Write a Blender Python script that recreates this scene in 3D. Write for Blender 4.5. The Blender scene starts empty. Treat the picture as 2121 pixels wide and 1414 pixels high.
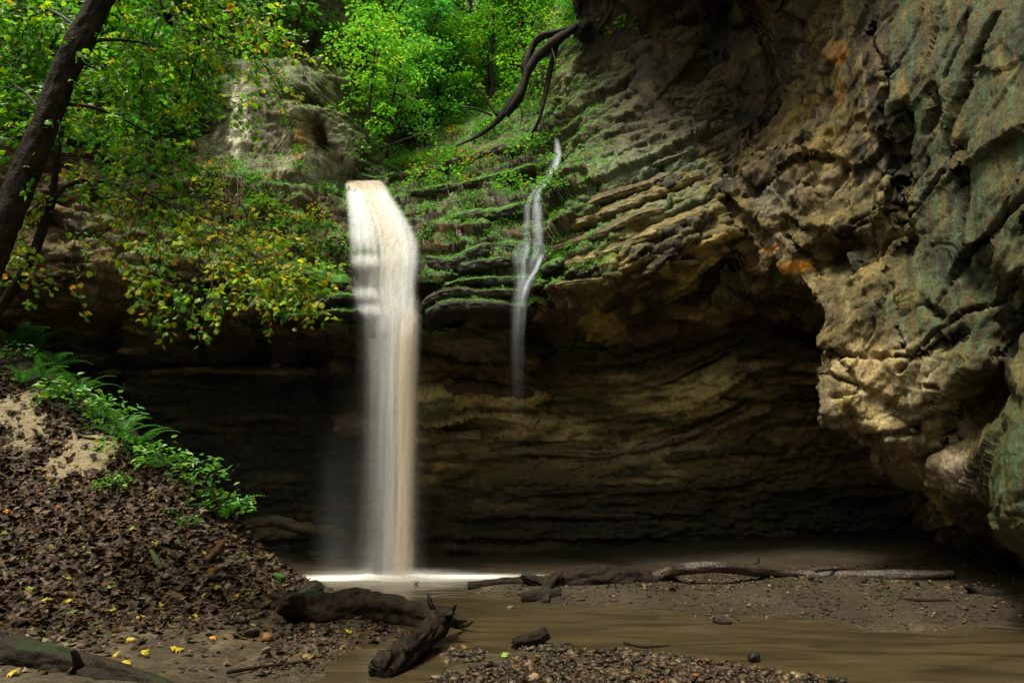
import bpy, math, random
import numpy as np
from mathutils import Vector, geometry as mgeo

# ------------------------------------------------------------------ camera, sky, sun, exposure
sc = bpy.context.scene
col = sc.collection
RNG = np.random.default_rng(7)
random.seed(7)
CAM = np.array([0.0, 0.0, 1.5])
PITCH = math.radians(11.0)
FPX = 1414.0                                   # focal length in pixels of the 2121 px wide photograph
cd = bpy.data.cameras.new("camera"); cam = bpy.data.objects.new("camera", cd); col.objects.link(cam)
cd.sensor_width = 36; cd.lens = 24; cd.clip_end = 600; cd.clip_start = 0.05
cam.location = CAM; cam.rotation_euler = (math.pi/2 + PITCH, 0, 0)
sc.camera = cam

SUN_EL, SUN_AZ = math.radians(66), math.radians(-42)     # azimuth measured from -Y (behind the camera) towards -X
sun_dir = np.array([math.sin(SUN_AZ)*math.cos(SUN_EL), -math.cos(SUN_AZ)*math.cos(SUN_EL), math.sin(SUN_EL)])
world = bpy.data.worlds.new("World"); sc.world = world; world.use_nodes = True
wn = world.node_tree.nodes; wl = world.node_tree.links
sky = wn.new("ShaderNodeTexSky"); sky.sky_type = 'NISHITA'; sky.sun_disc = False
sky.sun_elevation = SUN_EL; sky.sun_rotation = math.atan2(sun_dir[0], sun_dir[1])
sky.air_density = 1.0; sky.dust_density = 4.0; sky.ozone_density = 0.5
hs = wn.new("ShaderNodeHueSaturation"); hs.inputs['Saturation'].default_value = 0.25     # thin even cloud: a nearly white sky
wl.new(sky.outputs[0], hs.inputs['Color'])
tn = wn.new("ShaderNodeMixRGB"); tn.blend_type = 'MULTIPLY'; tn.inputs[0].default_value = 1; tn.inputs[2].default_value = (1.0, .98, .82, 1)
wl.new(hs.outputs[0], tn.inputs[1])
bg = wn["Background"]; bg.inputs['Strength'].default_value = 0.07
wl.new(tn.outputs[0], bg.inputs['Color'])
sl = bpy.data.lights.new("sun", 'SUN'); sl.energy = 1.5; sl.angle = math.radians(14); sl.color = (1.0, .94, .78)
so = bpy.data.objects.new("sun", sl); col.objects.link(so)
so.rotation_euler = Vector(sun_dir).to_track_quat('Z', 'Y').to_euler()
vs = sc.view_settings; vs.view_transform = 'Standard'; vs.look = 'None'; vs.gamma = 1.0; vs.exposure = 1.7
sc.cycles.use_denoising = True
sc.cycles.transparent_max_bounces = 40
sc.cycles.max_bounces = 7; sc.cycles.diffuse_bounces = 4; sc.cycles.glossy_bounces = 3; sc.cycles.transmission_bounces = 4
sc.cycles.sample_clamp_indirect = 6

# ------------------------------------------------------------------ maths helpers
CP, SP = math.cos(PITCH), math.sin(PITCH)
def ray(px, py):
    r = (px-1060.5)/FPX; u = (707-py)/FPX
    return np.array([r, CP-u*SP, SP+u*CP])
def at(px, py, Y):
    """world point at distance Y along the canyon seen at a photo pixel"""
    d = ray(px, py); return CAM + d*(Y/d[1])
def on_z(px, py, z=0.0):
    d = ray(px, py); return CAM + d*((z-CAM[2])/d[2])
def project(P):
    v = P-CAM
    d = v[..., 1]*CP+v[..., 2]*SP; u = -v[..., 1]*SP+v[..., 2]*CP
    return 1060.5+FPX*v[..., 0]/d, 707-FPX*u/d, d
def sstep(a, b, x):
    t = np.clip((x-a)/(b-a+1e-12), 0, 1); return t*t*(3-2*t)
_perm = np.random.default_rng(3).permutation(256); _perm = np.concatenate([_perm, _perm])
_g = np.random.default_rng(4).normal(size=(256, 3)); _g /= np.linalg.norm(_g, axis=1)[:, None]
from concurrent.futures import ThreadPoolExecutor
_pool = ThreadPoolExecutor(4)
_perm = _perm.astype(np.int32); _g = _g.astype(np.float32)
_G0, _G1, _G2 = (np.ascontiguousarray(_g[:, i]) for i in range(3))
def _perlin_chunk(P):
    If = np.floor(P); F = P-If; I = If.astype(np.int32) & 255
    W = F*F*F*(F*(F*6-15)+10)
    x, y, z = F[:, 0], F[:, 1], F[:, 2]; u, v, w = W[:, 0], W[:, 1], W[:, 2]
    def corner(b, dz, dx, dy):
        h = _perm[b+I[:, 2]+dz] if dz == 0 else _perm[(b+I[:, 2]+1) & 255]
        return _G0[h]*(x-dx)+_G1[h]*(y-dy)+_G2[h]*(z-dz)
    r = []
    for dx in (0, 1):
        a = _perm[(I[:, 0]+dx) & 255]
        for dy in (0, 1):
            b = _perm[(a+I[:, 1]+dy) & 255]
            c0 = corner(b, 0, dx, dy); c1 = corner(b, 1, dx, dy); r.append(c0+(c1-c0)*w)
    p, q = r[0]+(r[1]-r[0])*v, r[2]+(r[3]-r[2])*v
    return (p+(q-p)*u)*np.float32(1.5)
def chunked(fn, P, size=16384):
    P = np.asarray(P, np.float32); sh = P.shape[:-1]; Q = np.ascontiguousarray(P.reshape(-1, 3))
    if len(Q) <= size: return fn(Q).reshape(sh)
    return np.concatenate(list(_pool.map(fn, [Q[i:i+size] for i in range(0, len(Q), size)]))).reshape(sh)
def perlin(P): return chunked(_perlin_chunk, P)
def _fbm_chunk(P, o, lac, gain):
    a, s, t = 1.0, 0, 0
    for i in range(o):
        s = s+a*_perlin_chunk(P+np.float32(i*17.3)); t += a; P = P*np.float32(lac); a *= gain
    return s/t
def fbm(P, o=4, lac=2.03, gain=.5): return chunked(lambda q: _fbm_chunk(q, o, lac, gain), P)
def _ridged_chunk(P, o):
    a, s, t = 1.0, 0, 0
    for i in range(o):
        s = s+a*(1-2*np.abs(_perlin_chunk(P+np.float32(i*11.7)))); t += a; P = P*np.float32(2.07); a *= .5
    return s/t
def ridged(P, o=4): return chunked(lambda q: _ridged_chunk(q, o), P)
def _voronoi_chunk(P):
    I = np.floor(P).astype(np.int32); F = P-I
    d1 = np.full(len(P), 9.0, np.float32); d2 = d1.copy(); rid = np.zeros(len(P), np.float32)
    for dx in (-1, 0, 1):
        for dy in (-1, 0, 1):
            b = _perm[(_perm[(I[:, 0]+dx) & 255]+I[:, 1]+dy) & 255]
            for dz in (-1, 0, 1):
                h = _perm[(b+I[:, 2]+dz) & 255]
                d = np.sqrt((dx+_perm[h]/256.-F[:, 0])**2+(dy+_perm[(h+71) & 255]/256.-F[:, 1])**2+(dz+_perm[(h+153) & 255]/256.-F[:, 2])**2)
                near = d < d1
                d2 = np.where(near, d1, np.minimum(d2, d)); rid = np.where(near, h/256., rid); d1 = np.where(near, d, d1)
    return np.stack([d1, d2, rid], -1)
def voronoi(P):
    """F1, F2, random value of nearest cell"""
    P = np.asarray(P, np.float32); sh = P.shape[:-1]; Q = np.ascontiguousarray(P.reshape(-1, 3)); k = 16384
    R = np.concatenate(list(_pool.map(_voronoi_chunk, [Q[i:i+k] for i in range(0, len(Q), k)])))
    return R[:, 0].reshape(sh), R[:, 1].reshape(sh), R[:, 2].reshape(sh)
def _facet_chunk(P):
    I = np.floor(P).astype(np.int32); F = P-I
    d1 = np.full(len(P), 9.0, np.float32); hb = np.zeros(len(P), np.int32); bx = np.zeros(P.shape, np.float32)
    for dx in (-1, 0, 1):
        for dy in (-1, 0, 1):
            b = _perm[(_perm[(I[:, 0]+dx) & 255]+I[:, 1]+dy) & 255]
            for dz in (-1, 0, 1):
                h = _perm[(b+I[:, 2]+dz) & 255]
                q = F-np.stack([dx+_perm[h]/256., dy+_perm[(h+71) & 255]/256., dz+_perm[(h+153) & 255]/256.], -1).astype(np.float32)
                d = (q*q).sum(-1); near = d < d1; d1 = np.where(near, d, d1); hb = np.where(near, h, hb); bx = np.where(near[:, None], q, bx)
    return ((_perm[(hb+31) & 255]/256.-.5)+.9*(bx*_g[hb]).sum(-1)).astype(np.float32)
def facets(P, warp=.25):
    """broken rock: every cell is a flat face with its own tilt and offset"""
    P = np.asarray(P, np.float32)
    if warp: P = P+warp*np.stack([perlin(P*1.3+3), perlin(P*1.3+7), perlin(P*1.3+13)], -1)
    return chunked(_facet_chunk, P)
def blur(A, r, n=2):
    for _ in range(n):
        for ax in (0, 1):
            p = [(0, 0)]*A.ndim; p[ax] = (r+1, r)
            c = np.cumsum(np.pad(A, p, mode='edge'), axis=ax)
            A = (np.take(c, range(2*r+1, c.shape[ax]), ax)-np.take(c, range(0, c.shape[ax]-2*r-1), ax))/(2*r+1)
    return A
def polydist(x, y, pts):
    """distance to a polyline in 2D and signed side"""
    best = np.full(x.shape, 1e9)
    for (ax, ay), (bx, by) in zip(pts[:-1], pts[1:]):
        ux, uy = bx-ax, by-ay; L = ux*ux+uy*uy+1e-12
        t = np.clip(((x-ax)*ux+(y-ay)*uy)/L, 0, 1)
        best = np.minimum(best, np.hypot(x-ax-t*ux, y-ay-t*uy))
    return best
def tri_interp(pts, vals, S, Z):
    """piecewise-linear interpolation of scattered values on a regular grid"""
    vs_, _, fs, ov, _, _ = mgeo.delaunay_2d_cdt([Vector(p) for p in pts], [], [], 0, 1e-6)
    v2 = np.array([[v.x, v.y] for v in vs_]); vv = np.array([vals[o[0]] for o in ov])
    G = np.full((len(Z), len(S)), np.nan)
    ds, dz = S[1]-S[0], Z[1]-Z[0]
    for f in fs:
        a, b, c = (v2[i] for i in f)
        i0 = max(0, int((min(a[0], b[0], c[0])-S[0])/ds)-1); i1 = min(len(S), int((max(a[0], b[0], c[0])-S[0])/ds)+2)
        j0 = max(0, int((min(a[1], b[1], c[1])-Z[0])/dz)-1); j1 = min(len(Z), int((max(a[1], b[1], c[1])-Z[0])/dz)+2)
        if i1 <= i0 or j1 <= j0: continue
        x, y = np.meshgrid(S[i0:i1], Z[j0:j1])
        den = (b[1]-c[1])*(a[0]-c[0])+(c[0]-b[0])*(a[1]-c[1])
        if abs(den) < 1e-12: continue
        w0 = ((b[1]-c[1])*(x-c[0])+(c[0]-b[0])*(y-c[1]))/den
        w1 = ((c[1]-a[1])*(x-c[0])+(a[0]-c[0])*(y-c[1]))/den
        w2 = 1-w0-w1; m = (w0 > -1e-6) & (w1 > -1e-6) & (w2 > -1e-6)
        val = w0*vv[f[0]]+w1*vv[f[1]]+w2*vv[f[2]]
        G[j0:j1, i0:i1] = np.where(m, val, G[j0:j1, i0:i1])
    while np.isnan(G).any():                                 # grow outwards past the hull
        H = G.copy()
        for ax, sh in ((0, 1), (0, -1), (1, 1), (1, -1)):
            R = np.roll(G, sh, ax); H = np.where(np.isnan(H), R, H)
        if np.isnan(H).sum() == np.isnan(G).sum(): break
        G = H
    return G
def grid_normals(P):
    du = np.gradient(P, axis=1); dv = np.gradient(P, axis=0)
    n = np.cross(du, dv); return n/(np.linalg.norm(n, axis=-1, keepdims=True)+1e-12)

# ------------------------------------------------------------------ mesh helpers
def mesh_from(name, V, F, C=None, smooth=True, extra=None):
    """V (n,3); F (m,k) all faces with k corners; C (n,3|4) point colours"""
    me = bpy.data.meshes.new(name)
    V = np.ascontiguousarray(V, np.float32); F = np.ascontiguousarray(F, np.int32)
    m, k = F.shape
    me.vertices.add(len(V)); me.vertices.foreach_set('co', V.ravel())
    me.loops.add(m*k); me.loops.foreach_set('vertex_index', F.ravel())
    me.polygons.add(m); me.polygons.foreach_set('loop_start', np.arange(0, m*k, k, dtype=np.int32))
    me.polygons.foreach_set('use_smooth', np.full(m, smooth))
    if C is not None:
        if C.shape[1] == 3: C = np.concatenate([C, np.ones((len(C), 1))], 1)
        a = me.attributes.new('Col', 'FLOAT_COLOR', 'POINT'); a.data.foreach_set('color', np.ascontiguousarray(C, np.float32).ravel())
    for nm, arr in (extra or {}).items():
        a = me.attributes.new(nm, 'FLOAT', 'POINT'); a.data.foreach_set('value', np.ascontiguousarray(arr, np.float32).ravel())
    me.update(calc_edges=True); me.validate()
    return me
def grid_faces(nr, nc, wrap=False):
    i = np.arange(nr-1)[:, None]*nc; j = np.arange(nc-1 if not wrap else nc)[None]
    a = i+j; b = i+(j+1) % nc
    return np.stack([a, b, b+nc, a+nc], -1).reshape(-1, 4)
def link(name, me, mat, parent=None, label=None, cat=None, group=None, kind=None, loc=None):
    o = bpy.data.objects.new(name, me); col.objects.link(o)
    if me is not None and mat is not None and not me.materials: me.materials.append(mat)
    if parent is not None: o.parent = parent
    if loc is not None: o.location = loc
    return tag(o, label, cat, group, kind)
def tag(o, label=None, cat=None, group=None, kind=None):
    for k, v in (('label', label), ('category', cat), ('group', group), ('kind', kind)):
        if v: o[k] = v
    return o
def copy_tree(o, parent=None):
    c = o.copy(); col.objects.link(c); c.parent = parent
    for ch in o.children: copy_tree(ch, c)
    return c
def resample(pts, rad, step):
    pts = np.array(pts, float); rad = np.array(rad, float)
    n = len(pts); t = np.arange(n)                                     # Catmull-Rom through the points
    L = np.linalg.norm(np.diff(pts, axis=0), axis=1).sum(); m = max(4, int(L/step))
    u = np.linspace(0, n-1-1e-9, m); i = np.floor(u).astype(int); f = (u-i)[:, None]
    g = lambda k: pts[np.clip(k, 0, n-1)]
    p0, p1, p2, p3 = g(i-1), g(i), g(i+1), g(i+2)
    q = .5*(2*p1+(p2-p0)*f+(2*p0-5*p1+4*p2-p3)*f**2+(3*p1-p0-3*p2+p3)*f**3)
    return q, np.interp(u, t, rad)
def tube(pts, rad, segs=10, step=.06, rough=.12, nscale=6., seed=0., caps=True, knots=0.):
    """bark-covered limb: arrays V, F for a tapered, uneven tube"""
    P, R = resample(pts, rad, step)
    T = np.gradient(P, axis=0); T /= np.linalg.norm(T, axis=1)[:, None]+1e-12
    up = np.array([0, 0, 1.]) if abs(T[:, 2]).mean() < .8 else np.array([1., 0, 0])
    B = np.cross(T, up); B /= np.linalg.norm(B, axis=1)[:, None]+1e-12; N = np.cross(B, T)
    a = np.linspace(0, 2*np.pi, segs, endpoint=False)
    D = np.cos(a)[None, :, None]*B[:, None]+np.sin(a)[None, :, None]*N[:, None]
    V = P[:, None]+D*R[:, None, None]
    arc = np.concatenate([[0], np.cumsum(np.linalg.norm(np.diff(P, axis=0), axis=1))])[:, None]+0*a[None]
    Q = np.stack([arc*nscale*.45+seed, np.cos(a)[None]*2.6+0*arc, np.sin(a)[None]*2.6+0*arc], -1)          # grain runs along the limb
    d = (ridged(Q*1.3, 3)-.25)*rough + fbm(np.stack([arc*nscale*.22+seed, np.cos(a)[None]*.7+0*arc, np.sin(a)[None]*.7+0*arc], -1)+9, 2)*knots
    V = V+D*(R[:, None]*d*2)[..., None]
    if segs > 12:                                           # splintered ends
        jag = perlin(np.stack([np.cos(a)*2.2+seed, np.sin(a)*2.2, 0*a], -1))
        for e, sg in ((0, -1), (-1, 1)):
            V[e] += T[e]*(jag*R[e]*.9*sg)[:, None]
    nr = len(P); F = grid_faces(nr, segs, True); V = V.reshape(-1, 3)
    if caps:
        V = np.vstack([V, P[0]-T[0]*R[0]*.15, P[-1]+T[-1]*R[-1]*.25]); c0, c1 = len(V)-2, len(V)-1
        j = np.arange(segs)
        F = np.vstack([F, np.stack([np.full(segs, c0), (j+1) % segs, j, j], 1), np.stack([np.full(segs, c1), (nr-1)*segs+j, (nr-1)*segs+(j+1) % segs, (nr-1)*segs+(j+1) % segs], 1)])
    return V, F
def quads_to_mesh(name, parts, C=None, smooth=True):
    V, F, off = [], [], 0
    for v, f in parts: V.append(v); F.append(f+off); off += len(v)
    V = np.vstack(V); F = np.vstack(F)
    deg = F[:, 2] == F[:, 3]
    q, t = F[~deg], F[deg][:, :3]
    T = np.vstack([q[:, [0, 1, 2]], q[:, [0, 2, 3]], t])
    return mesh_from(name, V, T, C, smooth)

# leaf templates: x along the leaf, z the normal
def fan(outline, z=0.06):
    o = np.array(outline, float); n = len(o)
    V = np.vstack([[.42, 0, 0], np.column_stack([o, -z*np.abs(o[:, 1])*2])])
    F = np.array([[0, 1+i, 1+(i+1) % n] for i in range(n)]); return V, F
MAPLE = fan([(0, 0), (-.02, .16), (.12, .36), (.2, .25), (.34, .52), (.44, .30), (.66, .40), (.66, .2), (1, 0), (.66, -.2), (.66, -.40), (.44, -.30), (.34, -.52), (.2, -.25), (.12, -.36), (-.02, -.16)], .18)
LITLEAF = fan([(0, 0), (.1, .36), (.36, .5), (.5, .3), (1, 0), (.5, -.3), (.36, -.5), (.1, -.36)], .18)
OVAL = (np.array([[0, 0, 0], [.3, .26, .07], [.7, .2, .05], [1, 0, -.06], [.7, -.2, .05], [.3, -.26, .07]]), np.array([[0, 1, 2], [0, 2, 3], [0, 3, 4], [0, 4, 5]]))
KITE = (np.array([[0, 0, 0], [.42, .3, .06], [1, 0, -.05], [.42, -.3, .06]]), np.array([[0, 1, 2], [0, 2, 3]]))
def unit(v): return v/(np.linalg.norm(v, axis=-1, keepdims=True)+1e-12)
def leaves(tpl, P, axis, normal, size, C, curl=0.):
    V0, F0 = tpl; n, k = len(P), len(V0)
    a = unit(axis); b = unit(np.cross(normal, a)); c = np.cross(a, b)
    size = np.broadcast_to(size, (n,))[:, None, None]
    W = np.broadcast_to(V0[None], (n, k, 3)).copy()
    if curl: W[..., 2] += RNG.normal(0, curl, (n, k))
    V = P[:, None]+size*(W[..., :1]*a[:, None]+W[..., 1:2]*b[:, None]+W[..., 2:]*c[:, None])
    F = (F0[None]+np.arange(n)[:, None, None]*k).reshape(-1, 3)
    return V.reshape(-1, 3), F, np.repeat(C, k, 0)
def leafmesh(name, chunks):
    V, F, C, off = [], [], [], 0
    for v, f, c in chunks: V.append(v); F.append(f+off); C.append(c); off += len(v)
    return mesh_from(name, np.vstack(V), np.vstack(F), np.vstack(C), False)
def mixcol(stops, t):
    """pick colours from a list by random weights"""
    a = np.array([s[1] for s in stops]); w = np.array([s[0] for s in stops], float); w /= w.sum()
    i = RNG.choice(len(a), size=t, p=w); c = a[i]*(RNG.uniform(.7, 1.3, (t, 1))); return c

# ------------------------------------------------------------------ materials
def mat(name):
    m = bpy.data.materials.new(name); m.use_nodes = True; nt = m.node_tree
    return m, nt, nt.nodes["Principled BSDF"], nt.nodes["Material Output"]
def node(nt, typ, **kw):
    n = nt.nodes.new(typ)
    for k, v in kw.items():
        if k in n.inputs: n.inputs[k].default_value = v
        else: setattr(n, k, v)
    return n
def rock_material(runs=False):
    m, nt, b, out = mat("sandstone"); L = nt.links.new
    at_ = node(nt, "ShaderNodeAttribute", attribute_name="Col")
    tc = node(nt, "ShaderNodeNewGeometry")
    n1 = node(nt, "ShaderNodeTexNoise", Scale=22.0, Detail=8.0, Roughness=.72); L(tc.outputs['Position'], n1.inputs['Vector'])
    n2 = node(nt, "ShaderNodeTexNoise", Scale=120.0, Detail=4.0, Roughness=.7); L(tc.outputs['Position'], n2.inputs['Vector'])
    mp = node(nt, "ShaderNodeMapping"); mp.inputs['Scale'].default_value = (34, 34, 4.5) if runs else (9, 9, 46); L(tc.outputs['Position'], mp.inputs['Vector'])
    n3 = node(nt, "ShaderNodeTexNoise", Scale=1.0, Detail=5.0, Roughness=.65, Distortion=.3); L(mp.outputs[0], n3.inputs['Vector'])
    def rng(src, lo, hi, f0=.28, f1=.72):
        r = node(nt, "ShaderNodeMapRange"); r.inputs['From Min'].default_value = f0; r.inputs['From Max'].default_value = f1; r.inputs['To Min'].default_value = lo; r.inputs['To Max'].default_value = hi; L(src, r.inputs['Value']); return r.outputs[0]
    m1 = node(nt, "ShaderNodeMath", operation='MULTIPLY'); L(rng(n1.outputs['Fac'], .42, 1.55), m1.inputs[0]); L(rng(n3.outputs['Fac'], .6, 1.4), m1.inputs[1])
    m2 = node(nt, "ShaderNodeMath", operation='MULTIPLY'); L(m1.outputs[0], m2.inputs[0]); L(rng(n2.outputs['Fac'], .7, 1.3), m2.inputs[1])
    mx = node(nt, "ShaderNodeVectorMath", operation='SCALE'); L(at_.outputs['Color'], mx.inputs[0]); L(m2.outputs[0], mx.inputs['Scale'])
    L(mx.outputs[0], b.inputs['Base Color'])
    L(at_.outputs['Alpha'], b.inputs['Roughness'])
    ad = node(nt, "ShaderNodeMath", operation='ADD'); L(n1.outputs['Fac'], ad.inputs[0]); L(n3.outputs['Fac'], ad.inputs[1])
    bp = node(nt, "ShaderNodeBump", Strength=.9, Distance=.035); L(ad.outputs[0], bp.inputs['Height']); L(bp.outputs[0], b.inputs['Normal'])
    b.inputs['Specular IOR Level'].default_value = .4
    return m
def leaf_material(name, trans=.55, rough=.38, spec=.5):
    m, nt, b, out = mat(name); L = nt.links.new
    at_ = node(nt, "ShaderNodeAttribute", attribute_name="Col")
    L(at_.outputs['Color'], b.inputs['Base Color']); b.inputs['Roughness'].default_value = rough; b.inputs['Specular IOR Level'].default_value = spec
    tr = node(nt, "ShaderNodeBsdfTranslucent"); g = node(nt, "ShaderNodeMixRGB", blend_type='MULTIPLY'); g.inputs[0].default_value = 1; g.inputs[2].default_value = (1.6, 1.6, .7, 1)
    L(at_.outputs['Color'], g.inputs[1]); L(g.outputs[0], tr.inputs['Color'])
    mx = node(nt, "ShaderNodeMixShader"); mx.inputs[0].default_value = trans
    L(b.outputs[0], mx.inputs[1]); L(tr.outputs[0], mx.inputs[2]); L(mx.outputs[0], out.inputs['Surface'])
    return m
def bark_material(name, c0, c1, moss=None, rough=.6, scale=9., spec=.35, mossamt=.6):
    m, nt, b, out = mat(name); L = nt.links.new
    g = node(nt, "ShaderNodeNewGeometry"); tc = node(nt, "ShaderNodeTexCoord")
    n1 = node(nt, "ShaderNodeTexNoise", Scale=scale, Detail=6.0, Roughness=.7, Distortion=.6); L(g.outputs['Position'], n1.inputs['Vector'])
    n2 = node(nt, "ShaderNodeTexNoise", Scale=scale*6, Detail=3.0, Roughness=.6); L(g.outputs['Position'], n2.inputs['Vector'])
    cr = node(nt, "ShaderNodeValToRGB"); cr.color_ramp.elements[0].position = .35; cr.color_ramp.elements[1].position = .7
    cr.color_ramp.elements[0].color = (*c0, 1); cr.color_ramp.elements[1].color = (*c1, 1); L(n1.outputs['Fac'], cr.inputs['Fac'])
    src = cr.outputs[0]
    if moss:
        n3 = node(nt, "ShaderNodeTexNoise", Scale=2.2, Detail=4.0); L(g.outputs['Position'], n3.inputs['Vector'])
        sp = node(nt, "ShaderNodeSeparateXYZ"); L(g.outputs['Normal'], sp.inputs[0])
        ad = node(nt, "ShaderNodeMath", operation='MULTIPLY_ADD'); L(sp.outputs['Z'], ad.inputs[0]); ad.inputs[1].default_value = .35; L(n3.outputs['Fac'], ad.inputs[2])
        rr = node(nt, "ShaderNodeMapRange"); rr.inputs['From Min'].default_value = mossamt; rr.inputs['From Max'].default_value = mossamt+.18; L(ad.outputs[0], rr.inputs['Value'])
        mx = node(nt, "ShaderNodeMixRGB"); L(rr.outputs[0], mx.inputs[0]); L(src, mx.inputs[1]); mx.inputs[2].default_value = (*moss, 1); src = mx.outputs[0]
    L(src, b.inputs['Base Color']); b.inputs['Roughness'].default_value = rough; b.inputs['Specular IOR Level'].default_value = spec
    ad2 = node(nt, "ShaderNodeMath", operation='ADD'); L(n1.outputs['Fac'], ad2.inputs[0]); L(n2.outputs['Fac'], ad2.inputs[1])
    bp = node(nt, "ShaderNodeBump", Strength=.8, Distance=.02); L(ad2.outputs[0], bp.inputs['Height']); L(bp.outputs[0], b.inputs['Normal'])
    return m
ROCK = rock_material(); ROCKRUN = rock_material(True)
LEAF = leaf_material("leaf")
FERN = leaf_material("fern_leaf", .35, .4)
LITTER = leaf_material("dead_leaf", .06, .55, .3)
MOSSM = leaf_material("moss_leaf", .25, .6)
BARK = bark_material("wet_bark", (.008, .006, .004), (.035, .025, .016), (.02, .032, .008), .75, spec=.2, mossamt=.8)
TWIG = bark_material("twig_bark", (.010, .008, .006), (.035, .026, .018), None, .5)
DRIFT = bark_material("wet_driftwood", (.008, .006, .004), (.05, .032, .017), (.016, .024, .012), .6, 8., .15, .74)
BLACKW = bark_material("black_driftwood", (.006, .004, .003), (.030, .019, .011), None, .6, 9., .15)
PALEW = bark_material("bare_driftwood", (.012, .008, .005), (.055, .034, .019), None, .42, 6., .5)
STONE = bark_material("wet_stone", (.012, .009, .006), (.05, .034, .02), None, .4, 8., .35)

# ------------------------------------------------------------------ rock walls
def lerp(a, b, t): return a+(np.asarray(b)-a)*t[..., None]
def arc_resample(P, nz):
    """even out the rows of a sheet along each column, so steep undersides keep their detail"""
    d = np.linalg.norm(np.diff(P, axis=0), axis=-1); d = blur(d, 6, 2)
    s = np.vstack([np.zeros(P.shape[1]), np.cumsum(d, 0)]); s /= s[-1]
    t = np.linspace(0, 1, nz); Q = np.empty((nz,)+P.shape[1:])
    for c in range(P.shape[1]):
        for k in range(3): Q[:, c, k] = np.interp(t, s[:, c], P[:, c, k])
    return Q
def strata(zz, P, freq=3.2, seed=0.):
    """stack of beds: uneven thickness, each bed standing in or out"""
    u = zz*freq
    k = np.floor(u); f = u-k
    h = lambda q: (np.sin(q*127.1+seed)*43758.5453) % 1.0
    a, b = h(k), h(k+1)
    e = sstep(.86, 1.0, f)                                  # sharp change to the next bed
    lat = perlin(np.stack([P[..., 0]*.7, P[..., 1]*.7, k*3.7+seed], -1))
    lat2 = perlin(np.stack([P[..., 0]*.7, P[..., 1]*.7, (k+1)*3.7+seed], -1))
    return (a-.5+lat)*(1-e)+(b-.5+lat2)*e, f

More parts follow.
